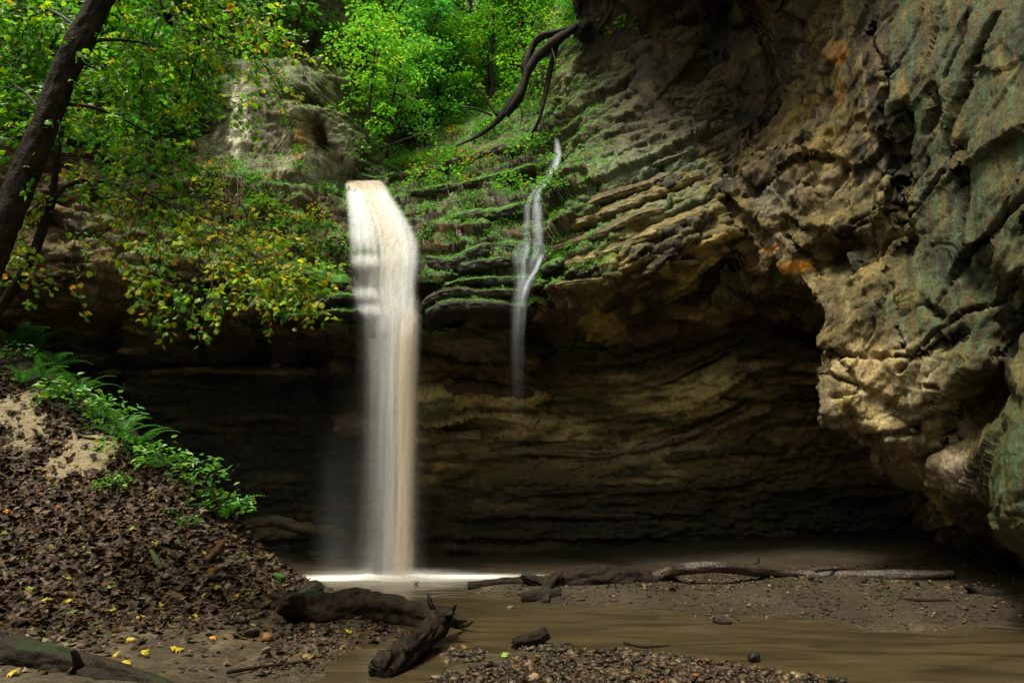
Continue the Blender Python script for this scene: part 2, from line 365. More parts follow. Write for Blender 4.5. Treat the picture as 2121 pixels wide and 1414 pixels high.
# ---- sheet A: back wall with alcove, fall ledges, left cliff.  Y as a function of (x, z)
A_cols = {
 -420: [(-350, 9.6), (-150, 9.2), (300, 8.6), (560, 8.4), (700, 9.2), (1000, 10), (1260, 10.3)],
 0: [(-250, 11.6), (-60, 11), (250, 10.5), (430, 10.3), (560, 10.1), (630, 10.4), (690, 11.2), (900, 11.7), (1200, 12.2)],
 140: [(-250, 12.4), (-100, 11.8), (120, 11.3), (300, 10.7), (480, 10.4), (590, 10.5), (660, 11.4), (750, 12), (760, 11.75), (775, 12.1), (1000, 12.3), (1200, 12.6)],
 250: [(-250, 13), (-100, 12.5), (100, 11.9), (230, 11.2), (300, 10.9), (345, 11.1), (420, 10.9), (560, 10.6), (610, 10.9), (690, 12.1), (755, 12.4), (765, 12.0), (780, 12.5), (1000, 12.7), (1200, 13.0)],
 430: [(-250, 13), (-100, 12.6), (90, 12.1), (180, 11.7), (260, 11.5), (400, 11.1), (500, 10.8), (590, 10.5), (640, 11.1), (700, 12.4), (755, 12.6), (765, 12.2), (785, 12.7), (1000, 12.9), (1190, 13.1)],
 480: [(120, 11.9), (190, 11.45), (330, 11.4), (400, 11.1), (520, 10.7), (600, 10.4), (650, 10.9)],
 560: [(-250, 13), (-150, 12.8), (120, 11.9), (190, 11.5), (330, 11.45), (400, 11.2), (520, 10.75), (600, 10.4), (650, 10.7), (690, 12.2), (755, 12.7), (765, 12.35), (785, 12.8), (1000, 13.0), (1190, 13.2)],
 615: [(150, 11.9), (215, 11.5), (250, 11.65), (330, 11.45), (420, 11.4), (540, 10.7), (620, 10.4), (655, 10.6)],
 650: [(-250, 13.2), (-150, 12.8), (100, 12.5), (190, 12.0), (215, 11.75), (240, 12.3), (300, 11.9), (330, 11.8), (420, 11.7), (480, 11.3), (570, 10.7), (630, 10.45), (655, 10.5), (690, 12.3), (765, 12.6), (1000, 13), (1180, 13.3)],
 678: [(-150, 13.4), (150, 12.8), (210, 12.1), (290, 12.0), (310, 12.2), (420, 12.0), (470, 11.6), (560, 10.9), (640, 10.5), (660, 10.6), (690, 12.4)],
 700: [(160, 20), (300, 17), (345, 13.2), (420, 12.4), (480, 11.9), (560, 11.0), (640, 10.55), (660, 10.7), (695, 12.5), (900, 13), (1170, 13.4)],
 722: [(100, 24), (250, 22), (350, 15), (376, 12.6), (450, 11.8), (520, 11.2), (535, 10.95), (590, 10.85), (605, 10.65), (650, 10.6), (665, 10.9), (700, 12.7), (1000, 13.2), (1170, 13.5)],
 790: [(100, 24), (250, 22), (340, 15.5), (372, 12.6), (430, 11.7), (490, 11.3), (540, 10.95), (600, 10.75), (655, 10.65), (700, 12.8), (1000, 13.3), (1170, 13.6)],
 850: [(100, 22), (240, 18), (330, 14), (400, 12.6), (440, 11.9), (455, 11.45), (520, 11.15), (600, 10.85), (655, 10.7), (700, 12.9), (1000, 13.4), (1170, 13.6)],
 950: [(100, 20), (220, 16), (300, 14.2), (360, 12.9), (400, 12.2), (430, 11.6), (500, 11.1), (570, 10.85), (640, 10.7), (665, 11.3), (700, 13), (1000, 13.5), (1170, 13.7)],
 1060: [(100, 19), (200, 15.5), (300, 13.2), (350, 12.4), (400, 11.8), (430, 11.35), (500, 11.0), (570, 10.8), (640, 10.65), (665, 11.4), (700, 13), (1000, 13.5), (1170, 13.8)],
 1115: [(100, 17), (200, 14.4), (290, 12.6), (380, 11.9), (400, 11.5), (500, 11.1), (580, 10.75), (640, 10.7), (670, 11.7), (710, 13), (1000, 13.5), (1170, 13.8)],
 1150: [(-250, 16), (0, 14.5), (150, 13.3), (250, 12.5), (300, 12.2), (330, 11.7), (430, 11.2), (500, 10.9), (590, 10.6), (625, 11), (690, 12.7), (900, 13.4), (1150, 13.8)],
 1200: [(-250, 15), (0, 13.3), (100, 12.8), (180, 12.1), (260, 11.6), (400, 11.05)],
 1270: [(-250, 13.4), (0, 12.6), (100, 12.2), (250, 11.5), (330, 11.2), (400, 10.95), (500, 10.55), (575, 10.3), (610, 11), (700, 12.6), (900, 13.3), (1150, 13.8)],
 1400: [(-250, 12.8), (0, 12.2), (100, 12), (240, 11.3), (290, 10.9), (330, 10.75), (400, 10.5), (500, 10.2), (548, 10.1), (590, 10.9), (700, 12.3), (900, 13.2), (1160, 13.9)],
 1500: [(0, 12.4), (290, 10.9), (340, 10.6), (420, 10.3), (490, 10.1), (540, 10.3), (600, 11), (700, 12.0), (800, 12.5), (900, 13.1), (1160, 13.9)],
 1600: [(0, 12.6), (290, 11.6), (400, 11.2), (480, 10.9), (560, 10.9), (620, 11.2), (700, 11.9), (800, 12.3), (900, 13), (1165, 13.9)],
 1750: [(0, 12.5), (400, 12), (600, 11.8), (700, 12.0), (900, 12.8), (1170, 13.7)],
 2100: [(0, 12.3), (400, 12.3), (700, 12.3), (1000, 12.6), (1190, 12.9)],
 2300: [(-250, 12.3), (0, 12.3), (700, 12.3), (1190, 12.9)],
}
pts = [at(x, y, Y) for x, l in A_cols.items() for y, Y in l]
for X in (-12, -9, -6, -3.5, -1.5, 0, 2, 5, 9.5, 12): pts.append(np.array([X, 13.8 if -2 < X < 7 else (13.2 if X > 0 else 12.0), -.6]))
for X, Yt in ((-13, 12), (-9, 13), (-5, 14.5), (-3.5, 26), (-2, 28), (0, 26), (1, 20), (3, 14), (6, 13), (12, 13)): pts.append(np.array([X, Yt, 14.0]))
pts = np.array(pts)
SA = np.linspace(-10.5, 9.0, 730); ZA = np.linspace(-.5, 12.5, 480)
YA = tri_interp(pts[:, [0, 2]], pts[:, 1], SA, ZA); YA = blur(YA, 2, 2)
gx, gz = np.meshgrid(SA, ZA)
PA = arc_resample(np.stack([gx, YA, gz], -1), 520)
PA0 = PA.copy()
x, y, z = PA[..., 0], PA[..., 1], PA[..., 2]
pxA, pyA, _ = project(PA)
alc = sstep(4.15, 3.7, z-.18*np.maximum(0, x-1))*sstep(10.5, 9.5, x)                       # inside the alcove
# beds: level on the left and in the alcove, climbing to the right above the lip
tilt = sstep(.3, 1.6, x)*(1-alc)
warp = (.35-.2*alc)*fbm(PA*np.array([.5, .5, .9]), 3)
zs = z+warp*.6-tilt*(.42*(x-.4))-alc*sstep(1.2, 4.8, x)*sstep(1.4, 2.3, z)*.25*(np.minimum(x, 5)-1.2)
st1, f1 = strata(zs, PA, 2.3, 1.3); st2, f2 = strata(zs+.05*fbm(PA*2.2, 2), PA, 6.5, 4.1)
amp = .15+.16*alc*sstep(-2.8, -1.5, x)+.05*tilt-.08*sstep(-3, -4, x)*alc
N = grid_normals(PA)
calm = sstep(13.5, 12.4, y)*.8+.2
disp = (st1*amp+st2*amp*.42+.12*fbm(PA*1.1, 3))*calm
st3, f3 = strata(zs+.02*fbm(PA*3.1, 2), PA, 15., 7.7); disp += alc*(.075*st2+.035*st3)*sstep(-9, -2.4, x)
lens = ridged(PA*np.array([.9, .9, 3.0])+3, 3)
disp += alc*sstep(-2.5, -1, x)*.08*lens
bedP = np.stack([x, y, zs*2.6], -1)
disp += (.20*facets(bedP*.9)+.09*facets(bedP*2.4+5))*calm*(1-.8*alc)
face = sstep(-6.0, -5.4, x)*sstep(-2.9, -3.2, x)*sstep(6.5, 6.9, z)*sstep(10, 9.4, z)                                             # smooth pale cliff face at upper left
disp *= 1-.78*face
broad = sstep(1.0, 1.5, x)*sstep(6.35, 6.75, z-.32*(x-1))*sstep(9.2, 8.2, z)
disp *= 1-.55*broad
PA = PA+N*disp[..., None]
N = grid_normals(PA)
v1, v2, vr = voronoi(PA*np.array([1.5, 1.5, 2.8])); big0 = fbm(PA*.8+5, 3)
PA += N*(.016*fbm(PA*9, 3)*2+.045*facets(PA*np.array([4.5, 4.5, 10.]), .1)+.02*ridged(PA*np.array([3, 3, 6.]), 2)-.02*sstep(.06, .0, v2-v1)*(1-alc*.8)*sstep(0, .3, big0))[..., None]
N = grid_normals(PA)
# colours of the stone, some shade painted in: sandstone, iron bands, algae, lichen, moss
x, y, z = PA[..., 0], PA[..., 1], PA[..., 2]
nz = N[..., 2]
big = fbm(PA*.8+5, 3); mid = fbm(PA*np.array([1.5, 1.5, 5])+2, 4); fine = fbm(PA*7, 3)
streak = fbm(PA*np.array([5, 5, .45])+8, 3)
C = np.broadcast_to(np.array([.22, .165, .085]), PA.shape).copy()
C = lerp(C, [.33, .26, .145], sstep(0, .5, mid+st2*.6)); C = lerp(C, [.10, .07, .035], sstep(.0, .45, -mid-st1*.5))
C = lerp(C, [.34, .15, .03], .55*sstep(.25, .5, fbm(PA*np.array([1.2, 1.2, 2.5])+30, 3)))
# alcove: pale swept beds and olive algae
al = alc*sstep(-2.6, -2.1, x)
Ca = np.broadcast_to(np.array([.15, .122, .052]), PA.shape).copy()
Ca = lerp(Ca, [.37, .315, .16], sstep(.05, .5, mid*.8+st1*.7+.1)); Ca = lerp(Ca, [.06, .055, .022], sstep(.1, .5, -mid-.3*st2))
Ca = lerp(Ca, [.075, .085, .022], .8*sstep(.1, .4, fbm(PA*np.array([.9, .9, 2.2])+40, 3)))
Ca = lerp(Ca, [.03, .028, .017], .9*sstep(1.7, .7, z+.4*big)); Ca = lerp(Ca, [.05, .04, .025], .8*sstep(3.1, 3.7, z))  # shade under the alcove roof put into the colour; foot darkened too
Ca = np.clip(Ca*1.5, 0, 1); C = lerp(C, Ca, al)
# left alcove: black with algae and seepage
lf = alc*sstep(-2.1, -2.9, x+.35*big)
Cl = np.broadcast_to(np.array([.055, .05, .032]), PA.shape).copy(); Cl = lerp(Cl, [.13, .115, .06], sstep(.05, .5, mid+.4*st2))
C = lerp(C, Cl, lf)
for (px_, py_, Y_, rx, rz, cc, k) in [(1330, 940, 13.2, 1.6, .22, (.40, .33, .21), .8), (1500, 870, 13, .9, .3, (.36, .29, .18), .7), (960, 930, 13.3, 1.0, .2, (.38, .31, .2), .75),
        (960, 740, 13, 1.3, .22, (.25, .2, .1), .6), (560, 1100, 13, .8, .18, (.30, .25, .16), .7), (740, 880, 13, .45, .3, (.36, .29, .18), .8), (560, 765, 12.6, 1.6, .035, (.42, .36, .22), .9),
        (300, 735, 12.2, .5, .07, (.34, .27, .17), .8), (1450, 680, 12.2, 1.0, .2, (.26, .14, .04), .6), (1180, 960, 13.4, 1.2, .12, (.33, .27, .17), .7), (1350, 620, 11.5, 1.2, .25, (.15, .09, .03), .6)]:
    p = at(px_, py_, Y_); q = np.hypot((x-p[0])/rx, (z-p[2]-.12*(x-p[0])*(px_ > 1250))/rz); m = q < 1.8
    q = q[m]+.7*fbm(PA[m]*np.array([1.5, 1.5, 4])+px_, 4)
    C[m] = lerp(C[m], cc, k*sstep(1.0, .4, q)*np.where(py_ > 600, sstep(0, .3, alc[m]), 1))
# upper left cliff face: grey-tan with white lichen run, orange fresh breaks
fa = sstep(-6.6, -5.6, x)*sstep(-2.95, -3.1, x)*sstep(6.2, 6.7, z)
Cf = np.broadcast_to(np.array([.25, .225, .145]), PA.shape).copy(); Cf = lerp(Cf, [.40, .375, .26], sstep(-.05, .35, fine*.6+streak)); Cf = lerp(Cf, [.12, .09, .05], sstep(.1, .45, -big-streak*.6))
C = lerp(C, Cf, fa)
def blob(px_, py_, Y_, rx, rz, cc, k, lean=0., nsc=(3, 3, 2.), na=.8, edge=.4):
    global C
    p = at(px_, py_, Y_); q = np.hypot((x-p[0]-lean*(z-p[2]))/rx, (z-p[2])/rz); m = (q < 2.2) & (np.abs(y-p[1]) < 1.7)
    q = q[m]+na*fbm(PA[m]*np.array(nsc)+px_*.1, 4)
    C[m] = lerp(C[m], cc, k*sstep(1, edge, q)*sstep(1.6, .8, np.abs(y[m]-p[1])))
blob(497, 250, 11.5, .22, 1.0, (.95, .92, .74), .97, nsc=(9, 9, 3.), na=.8)
blob(495, 120, 11.9, .2, .5, (.55, .53, .4), .8, nsc=(9, 9, 3.), na=.9)
blob(250, 310, 11.0, .55, .35, (.5, .5, .36), .9, lean=-1.1, nsc=(5, 5, 4.), na=1.0)
blob(618, 295, 11.6, .10, .5, (.6, .33, .08), .8, nsc=(7, 7, 9.), na=1.2)
blob(560, 370, 11.4, .3, .12, (.5, .27, .07), .7); blob(600, 205, 11.7, .3, .1, (.2, .15, .1), .6)
# right shoulder above the lip: olive to yellow, pale green lichen on the broad upper face
sh = sstep(.9, 1.4, x)*(1-alc)
Cs = np.broadcast_to(np.array([.22, .185, .075]), PA.shape).copy()
Cs = lerp(Cs, [.46, .37, .13], sstep(.0, .5, st2+mid*.8)); Cs = lerp(Cs, [.07, .055, .025], sstep(.05, .5, -st1-mid*.6))
lich = sstep(.0, .35, fbm(PA*np.array([1.7, 1.7, 1.7])+60, 4)+.18+.25*sstep(5.4, 6.2, z-.25*x))
Cs = lerp(Cs, [.33, .40, .25], .8*broad*sstep(-.15, .25, fine+.4*mid)); Cs = lerp(Cs, [.25, .31, .19], .75*lich*sstep(4.6, 5.6, z-.35*x+.5)); Cs = lerp(Cs, [.045, .06, .02], .7*sstep(.15, .45, fbm(PA*2.1+80, 3)))
hol = sstep(7.0, 7.8, z+.15*x)*sh; Cs = lerp(Cs, [.10, .07, .025], .75*hol)  # shade of the upper hollow painted in as dark brown
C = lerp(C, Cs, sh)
blob(1184, 408, 11.2, .09, .22, (.62, .62, .42), .95, nsc=(7, 7, 5.)); blob(1180, 380, 11.2, .03, .1, (.6, .6, .4), .9)
# wet brown earth between the ledges, moss on everything that faces up near the falls
slope = sstep(4.0, 4.5, z)*sstep(-3.4, -2.6, x)*sstep(1.25, .8, x)
C = lerp(C, [.085, .05, .025], .75*slope*sstep(-.2, .3, fbm(PA*1.3+12, 3)+.1))
moss_w = sstep(3.6, 3.9, z)*sstep(-7.5, -5.5, x)*sstep(2.1, 1.2, x)
moss_w = moss_w*(1-.6*sstep(-5.9, -5.4, x)*sstep(-3.0, -3.3, x)*sstep(7.0, 7.35, z))
mossA = moss_w*sstep(.12, .5, nz*.7+.55*fbm(PA*2.4+22, 4)+.08)
C = lerp(C, [.115, .29, .035], .92*mossA); 
C = np.clip(np.clip(C, .002, 1)**1.35*1.05*(1+.25*fine[..., None]), .003, .9)
wet = np.clip(.62+.2*mid-.3*al-.3*slope+.25*mossA+.1*lf, .22, .95)
meA = mesh_from("cliff_back", PA.reshape(-1, 3), grid_faces(*PA.shape[:2]), np.concatenate([C, wet[..., None]], -1).reshape(-1, 4))
cliff_back = link("cliff_back", meA, ROCK, label="layered sandstone wall with a dark undercut alcove behind the falls", kind="structure")
TREE_A = (pxA, pyA)
def surf_A(px, py):
    """point of the back wall seen at a photo pixel (front-most)"""
    qx, qy, d = project(PA); m = np.hypot(qx-px, qy-py); k = np.argpartition(m.ravel(), 6)[:6]
    dd = d.ravel()[k]; i = k[np.argmin(dd)]
    return PA.reshape(-1, 3)[i], N.reshape(-1, 3)[i]
NA = N

# ---- sheet B: great leaning wall on the right, n = f(s, z) on a plane turned towards the canyon
OB = np.array([1.5, 11.5, 0]); ES = np.array([.56, -.8285, 0]); EN = np.array([-.8285, -.56, 0])
def toB(p): q = np.asarray(p)-OB; return q@ES, q[..., 2], q@EN
B_pts = [
 (1330, -150, 12.0), (1330, 60, 11.75), (1345, 200, 11.5), (1400, 270, 11.1), (1450, -100, 12), (1450, 60, 12.0), (1480, 160, 11.9), (1540, 240, 11.6), (1500, 285, 11.1), (1580, -150, 11.6), (1600, 60, 11.3), (1620, 170, 11.3),
 (1640, 230, 10.6), (1690, 120, 10.3), (1700, 20, 10.0), (1690, -150, 10), (1545, 300, 10.6),
 (1722, 110, 9.25), (1745, 0, 9.1), (1740, -150, 9.2), (1738, 220, 9.25), (1715, 290, 9.35), (1790, 130, 8.7), (1800, 250, 8.75), (1830, 30, 8.55), (1850, -150, 8.5), (1850, 150, 8.35), (1860, 330, 8.5), (1890, 230, 8.15),
 (1510, 330, 10.45), (1600, 300, 9.9), (1560, 400, 10.0), (1650, 350, 9.45), (1480, 420, 10.5), (1540, 480, 10.0), (1700, 400, 9.2), (1640, 470, 9.5), (1750, 470, 8.95), (1690, 545, 9.25), (1740, 520, 9.05),
 (1566, 484, 9.85), (1572, 570, 10.0), (1578, 590, 10.05), (1620, 490, 9.65), (1660, 535, 9.4), (1680, 552, 9.3), (1600, 540, 9.85), (1640, 575, 9.6),
 (1592, 604, 10.5), (1640, 622, 10.6), (1685, 640, 10.3), (1745, 560, 9.7), (1700, 600, 10.1), (1790, 512, 9.25), (1765, 545, 9.35),
 (1812, 518, 8.75), (1752, 588, 8.85), (1692, 640, 8.95), (1676, 700, 8.95), (1682, 740, 8.95), (1680, 800, 8.9), (1690, 845, 8.85), (1702, 868, 8.75), (1730, 650, 8.7), (1760, 700, 8.5), (1700, 720, 8.75),
 (1860, 560, 8.3), (1870, 650, 8.05), (1790, 800, 8.4), (1720, 770, 8.65), (1870, 745, 8.05), (1745, 800, 8.6), (1750, 830, 8.45), (1905, 700, 7.95), (1900, 620, 7.95), (1780, 872, 8.4), (1840, 898, 8.3), (1890, 850, 8.0), (1945, 815, 7.85), (1920, 770, 7.85),
 (1750, 884, 9.3), (1820, 905, 9.2), (1850, 925, 8.75), (1890, 962, 8.6), (1925, 1030, 8.8), (1960, 1075, 8.9), (2005, 1125, 9.2), (1930, 905, 8.3), (1905, 885, 8.4), (1985, 900, 8.35), (1960, 960, 8.2), (1990, 985, 8.1), (2030, 955, 7.75), (2020, 1000, 8.3), (2010, 1055, 8.5), (2040, 1090, 8.6), (1975, 1020, 8.4),
 (1900, 400, 8.05), (1910, 500, 8.0), (1950, 100, 7.75), (1940, 0, 7.8), (1950, 330, 7.75), (1980, 420, 7.6), (1970, 560, 7.6), (1990, 650, 7.5), (1985, 730, 7.6), (2000, 200, 7.45), (2030, 60, 7.2), (2020, 500, 7.2), (2050, 330, 7.0), (2060, 640, 7.0), (2121, 0, 6.75), (2121, 200, 6.65), (2121, 420, 6.6), (2121, 580, 6.6), (2030, 740, 7.2), (2000, 790, 7.6),
 (2085, 640, 7.4), (2110, 700, 7.4), (2080, 740, 7.2), (2100, 800, 7.9), (2040, 830, 8.1), (2060, 870, 7.9),
 (2121, 838, 6.35), (2075, 880, 6.55), (2050, 930, 6.6), (2052, 985, 6.6), (2044, 1050, 6.65), (2062, 1098, 6.75), (2121, 1112, 6.5), (2121, 960, 6.25), (2090, 1000, 6.4),
 (2121, 1150, 7.6), (2080, 1120, 8.2), (2070, 1160, 9.2), (2121, 1190, 8.9), (2030, 1160, 9.7),
 (2320, -150, 5.9), (2320, 300, 5.75), (2320, 600, 5.7), (2320, 800, 5.6), (2320, 950, 5.5), (2320, 1120, 5.7), (2320, 1300, 6.9), (2121, -150, 6.85), (1950, -150, 7.9),
]
bp_ = np.array([at(*p) for p in B_pts]); bs, bz, bn = toB(bp_)
ex = [(3.2, zz, -2.8) for zz in (1.6, 1.9, 2.2, 2.6, 3.0, 3.2)]+[(2.5, zz, -5.6) for zz in (0, 1.0, 1.8, 2.6, 3.2)]+[(1.7, 3.5, -3.6), (1.6, 2, -5.6), (.8, 3.9, -3.2), (.3, 4.6, -1.4), (-.4, 5.4, -1.5), (-.6, 4, -3.6), (-.8, 3, -4.5), (-.8, 0, -6), (0, 3.2, -5), (1, 0, -6), (-.2, 6.4, -1.0), (-.8, 7, -.9), (-.8, 11.4, .5), (.2, 11.5, 1.2), (2, 11.5, 1.3), (4, 11.6, .7), (6, 11.8, .3), (9, 12, 0), (-.8, 12.6, .8), (.2, 12.6, 1.5), (2, 12.6, 1.5), (4, 12.6, .8), (6, 12.6, .4), (9, 12.6, 0),  # topmost points: unseen roof bulge, added to shade the hollow below
      (3.2, 1.0, -4.6), (3.8, .6, -3.4), (4.3, -.5, -3.8), (2.5, -.5, -6), (-.8, -.5, -6), (5.5, 0, -3.0), (6.5, 0, -2.2), (7.5, .3, -1.3), (5.5, -.5, -3.1), (6.5, -.5, -2.4), (9, -.5, -1.3), (9, 3, -.2), (9, 6, 0), (9, 1.2, -.6)]
bs = np.concatenate([bs, [e[0] for e in ex]]); bz = np.concatenate([bz, [e[1] for e in ex]]); bn = np.concatenate([bn, [e[2] for e in ex]])
SB = np.linspace(-.6, 8.6, 510); ZB = np.linspace(-.4, 12.6, 580)
NB0 = tri_interp(np.stack([bs, bz], 1), bn, SB, ZB); NB0 = blur(NB0, 2, 2)
gs, gz = np.meshgrid(SB, ZB)
def fromB(s, z_, n): return OB+s[..., None]*ES+n[..., None]*EN+z_[..., None]*np.array([0, 0, 1.])
PB = arc_resample(fromB(gs, gz, NB0), 600)
def fixN(n): return n
NBn = fixN(grid_normals(PB))
# slanting bedding blocks: cells stretched along the diagonal of the joints
s_, z_, n_ = toB(PB)
diag = np.stack([s_*.72+z_*.69, (-s_*.69+z_*.72)*2.1, n_], -1)
v1, v2, vr = voronoi(diag*.8+.3*np.stack([fbm(PB*1.7, 2), fbm(PB*1.7+5, 2), fbm(PB*1.7+9, 2)], -1))
honey = sstep(2.0, 2.4, s_)*sstep(3.7, 3.3, s_)*sstep(4.2, 5.0, z_)                 # honeycombed rib
flute = sstep(.4, .9, s_)*sstep(3.0, 2.4, s_)*sstep(3.5, 4.2, z_)*sstep(6.3, 5.6, z_)
smoothw = sstep(4.4, 5.0, s_+.2*fbm(PB, 2))*sstep(2.5, 3.2, z_)                     # flat lichen face at far right
rough_ = (1-.6*smoothw)*(1-.55*sstep(5.0, 5.5, s_)*sstep(2.8, 2.4, z_))
lbk = sstep(2.9, 3.2, s_)*sstep(5.0, 4.7, s_)*sstep(3.4, 3.2, z_)*sstep(1.6, 1.9, z_)
ckm = sstep(.0, .3, fbm(PB*.8+70, 2))
terr = fbm(np.stack([diag[..., 0]*.5, diag[..., 1]*1.1, diag[..., 2]], -1)+2, 3)*3.0; tk = np.floor(terr); terr = tk+sstep(.55, 1.0, terr-tk)
disp = rough_*((vr-.5)*.14*sstep(0, .25, v2-v1)-.07*ckm*sstep(.05, 0, v2-v1)+.03*terr+.24*facets(diag*.42, .10)*(1-.6*lbk)+  .055*facets(diag*1.35+9, .10)*(1-.5*lbk))+.05*facets(diag*.9+21)+.06*fbm(PB*.9, 2)
disp += honey*(.10*facets(PB*2.4+5, .3)+.06*ridged(PB*1.9+5, 3)-.10*sstep(.0, .5, fbm(PB*3.1+8, 2)))
disp += flute*.16*facets(np.stack([(s_*.8+z_*.45)*2.6, n_*.8, z_*.45], -1), .08)
PB = PB+NBn*disp[..., None]
NBn = fixN(grid_normals(PB))
def surf_B(px, py):
    qx, qy, d = project(PB); m = np.hypot(qx-px, qy-py).ravel(); k = np.argpartition(m, 8)[:8]
    i = k[np.argmin(d.ravel()[k])]; return PB.reshape(-1, 3)[i]
def crack(pxs, width, depth):
    global PB
    q = [toB(surf_B(*p)) for p in pxs]; pl = [(a[0], a[1]) for a in q]
    s1, z1, _ = toB(PB)
    d = polydist(s1+WOB, z1+WOB*.7, pl)*WOB2
    PB = PB-NBn*(depth*np.exp(-(d/width)**2))[..., None]
WOB = .06*fbm(PB*5, 3); WOB2 = 1+.6*fbm(PB*3.3+7, 2)
for pxs, w_, d_ in [([(2060, 30), (2020, 110), (1990, 190), (1960, 260), (1950, 330)], .05, .25), ([(2121, 400), (2080, 440), (2050, 480), (2000, 530), (1960, 580)], .04, .22),
        ([(1860, 230), (1870, 320), (1850, 420), (1870, 520)], .09, .3), ([(1925, 180), (1930, 230), (1915, 270)], .06, .2), ([(1760, 460), (1830, 420), (1880, 390), (1920, 330)], .03, .16),
        ([(1720, 820), (1790, 805), (1860, 770), (1905, 740), (1945, 700)], .025, .16), ([(1765, 800), (1755, 760), (1720, 730)], .02, .1), ([(1870, 640), (1900, 620), (1940, 650)], .05, .2), ([(1940, 690), (1950, 720), (1990, 690)], .04, .2),
        ([(2100, 600), (2080, 660), (2090, 720)], .12, .25), ([(1980, 300), (1990, 400), (1975, 480)], .07, .12), ([(1700, 900), (1840, 905), (1960, 860)], .03, .12), ([(2121, 420), (2105, 500), (2090, 540)], .03, .12),
        ([(1545, 400), (1580, 380), (1660, 330), (1720, 330)], .03, .12), ([(1620, 480), (1650, 520), (1690, 560)], .025, .14), ([(1760, 585), (1830, 510), (1900, 420), (1990, 300)], .022, .15), ([(1860, 770), (1930, 690), (2000, 640), (2110, 560)], .02, .14), ([(1900, 960), (2000, 900)], .03, .12), ([(1740, 500), (1800, 440), (1880, 360)], .02, .12), ([(1800, 60), (1830, 160), (1820, 260), (1850, 350)], .04, .16), ([(1940, 640), (1985, 560), (2060, 470), (2121, 330)], .016, .1), ([(2000, 20), (1985, 90), (1950, 160)], .02, .12), ([(1760, 640), (1830, 620), (1870, 600)], .015, .08), ([(1850, 560), (1862, 650), (1870, 740)], .015, .08)]:
    crack(pxs, w_, d_)
NBn = fixN(grid_normals(PB))
PB += NBn*(.009*fbm(PB*np.array([4, 4, 2.5]), 3)*2*rough_+(.022*rough_+.006)*facets(PB*np.array([4, 4, 2.8]), .15)+.010*facets(PB*13., .15)*rough_+.008*fbm(PB*18, 3)*2)[..., None]
NBn = fixN(grid_normals(PB)); xb, yb, zb = PB[..., 0], PB[..., 1], PB[..., 2]; s_, z_, n_ = toB(PB)
big = fbm(PB*.9+1, 3); mid = fbm(PB*2.3+3, 4); fine = fbm(PB*9, 3); run = fbm(np.stack([s_*5.5, n_*3, z_*.5], -1), 4); run2 = fbm(np.stack([s_*12, n_*6, z_*.7], -1)+9, 3)
C = np.broadcast_to(np.array([.22, .175, .062]), PB.shape).copy()
C = lerp(C, [.41, .325, .125], sstep(0, .4, mid+run*.5)); C = lerp(C, [.085, .062, .022], sstep(-.05, .3, -big-run*.6))
C = lerp(C, [.46, .40, .24], .6*sstep(.12, .35, run2+.3*run)); C = lerp(C, [.30, .18, .05], .35*sstep(.25, .45, fbm(PB*1.5+33, 3)))
C = lerp(C, [.075, .08, .022], .6*sstep(.12, .4, fbm(PB*np.array([2, 2, .8])+50, 3)))
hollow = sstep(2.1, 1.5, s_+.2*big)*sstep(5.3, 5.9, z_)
Ch = np.broadcast_to(np.array([.095, .065, .022]), PB.shape).copy(); Ch = lerp(Ch, [.18, .135, .04], sstep(.05, .4, mid)); Ch = lerp(Ch, [.04, .032, .018], sstep(.05, .4, -big))  # overhang shade of the hollow, put into a darker stone colour
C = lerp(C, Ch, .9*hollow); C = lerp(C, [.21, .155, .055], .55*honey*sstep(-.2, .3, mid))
lich = sstep(4.35, 4.9, s_+.45*big)*sstep(2.3, 2.9, z_+.4*mid)
lg = np.clip(sstep(-.18, .25, run2*.8+fine*.5+.25*run+.05), 0, 1)
C = lerp(C, [.135, .215, .12], .72*lich*lg); C = lerp(C, [.17, .10, .045], .55*lich*sstep(.1, .4, run))
low = sstep(5.2, 5.7, s_)*sstep(2.5, 2.0, z_)
C = lerp(C, [.20, .19, .055], .8*low); C = lerp(C, [.13, .22, .14], .7*low*lg)
lb = sstep(2.8, 3.2, s_)*sstep(5.2, 4.9, s_)*sstep(3.2, 3.0, z_)*sstep(1.2, 1.6, z_)            # lower block, light on its face painted into the colour
C = lerp(C, [.40, .33, .21], .55*lb); C = lerp(C, [.13, .12, .045], .6*lb*sstep(.08, .3, run)); C = lerp(C, [.5, .46, .38], .5*lb*sstep(.1, .3, run2))
def blobB(px_, py_, r, cc, k, st=1.0, na=.7, sc_=4.):
    global C
    p = surf_B(px_, py_); q = np.sqrt((xb-p[0])**2+(yb-p[1])**2+((zb-p[2])/st)**2)/r; m = q < 1.9
    q = q[m]+na*fbm(PB[m]*sc_+px_*.1, 4); C[m] = lerp(C[m], cc, k*sstep(1, .55, q))
blobB(1605, 505, .28, (.36, .31, .2), .9); blobB(1610, 562, .34, (.85, .42, .05), .95, .3, .35); blobB(1655, 550, .3, (.9, .5, .1), .95, .35, .35); blobB(1595, 520, .22, (.85, .45, .08), .9, .25, .35)
blobB(1735, 110, .22, (.5, .28, .05), .85); blobB(1735, 200, .2, (.45, .27, .06), .8); blobB(1640, 240, .5, (.40, .31, .08), .75); blobB(1700, 380, .5, (.42, .35, .2), .7); blobB(1600, 400, .4, (.42, .38, .31), .6)
blobB(1740, 655, .45, (.75, .58, .3), .85, .5); blobB(1790, 760, .5, (.58, .46, .26), .6); blobB(1780, 850, .4, (.5, .42, .2), .6); blobB(1700, 300, .4, (.5, .38, .12), .6); blobB(1970, 985, .35, (.5, .43, .33), .8); blobB(1640, 620, .4, (.10, .08, .035), .8)  # golden highlights on the block and underside shade, painted into the colour
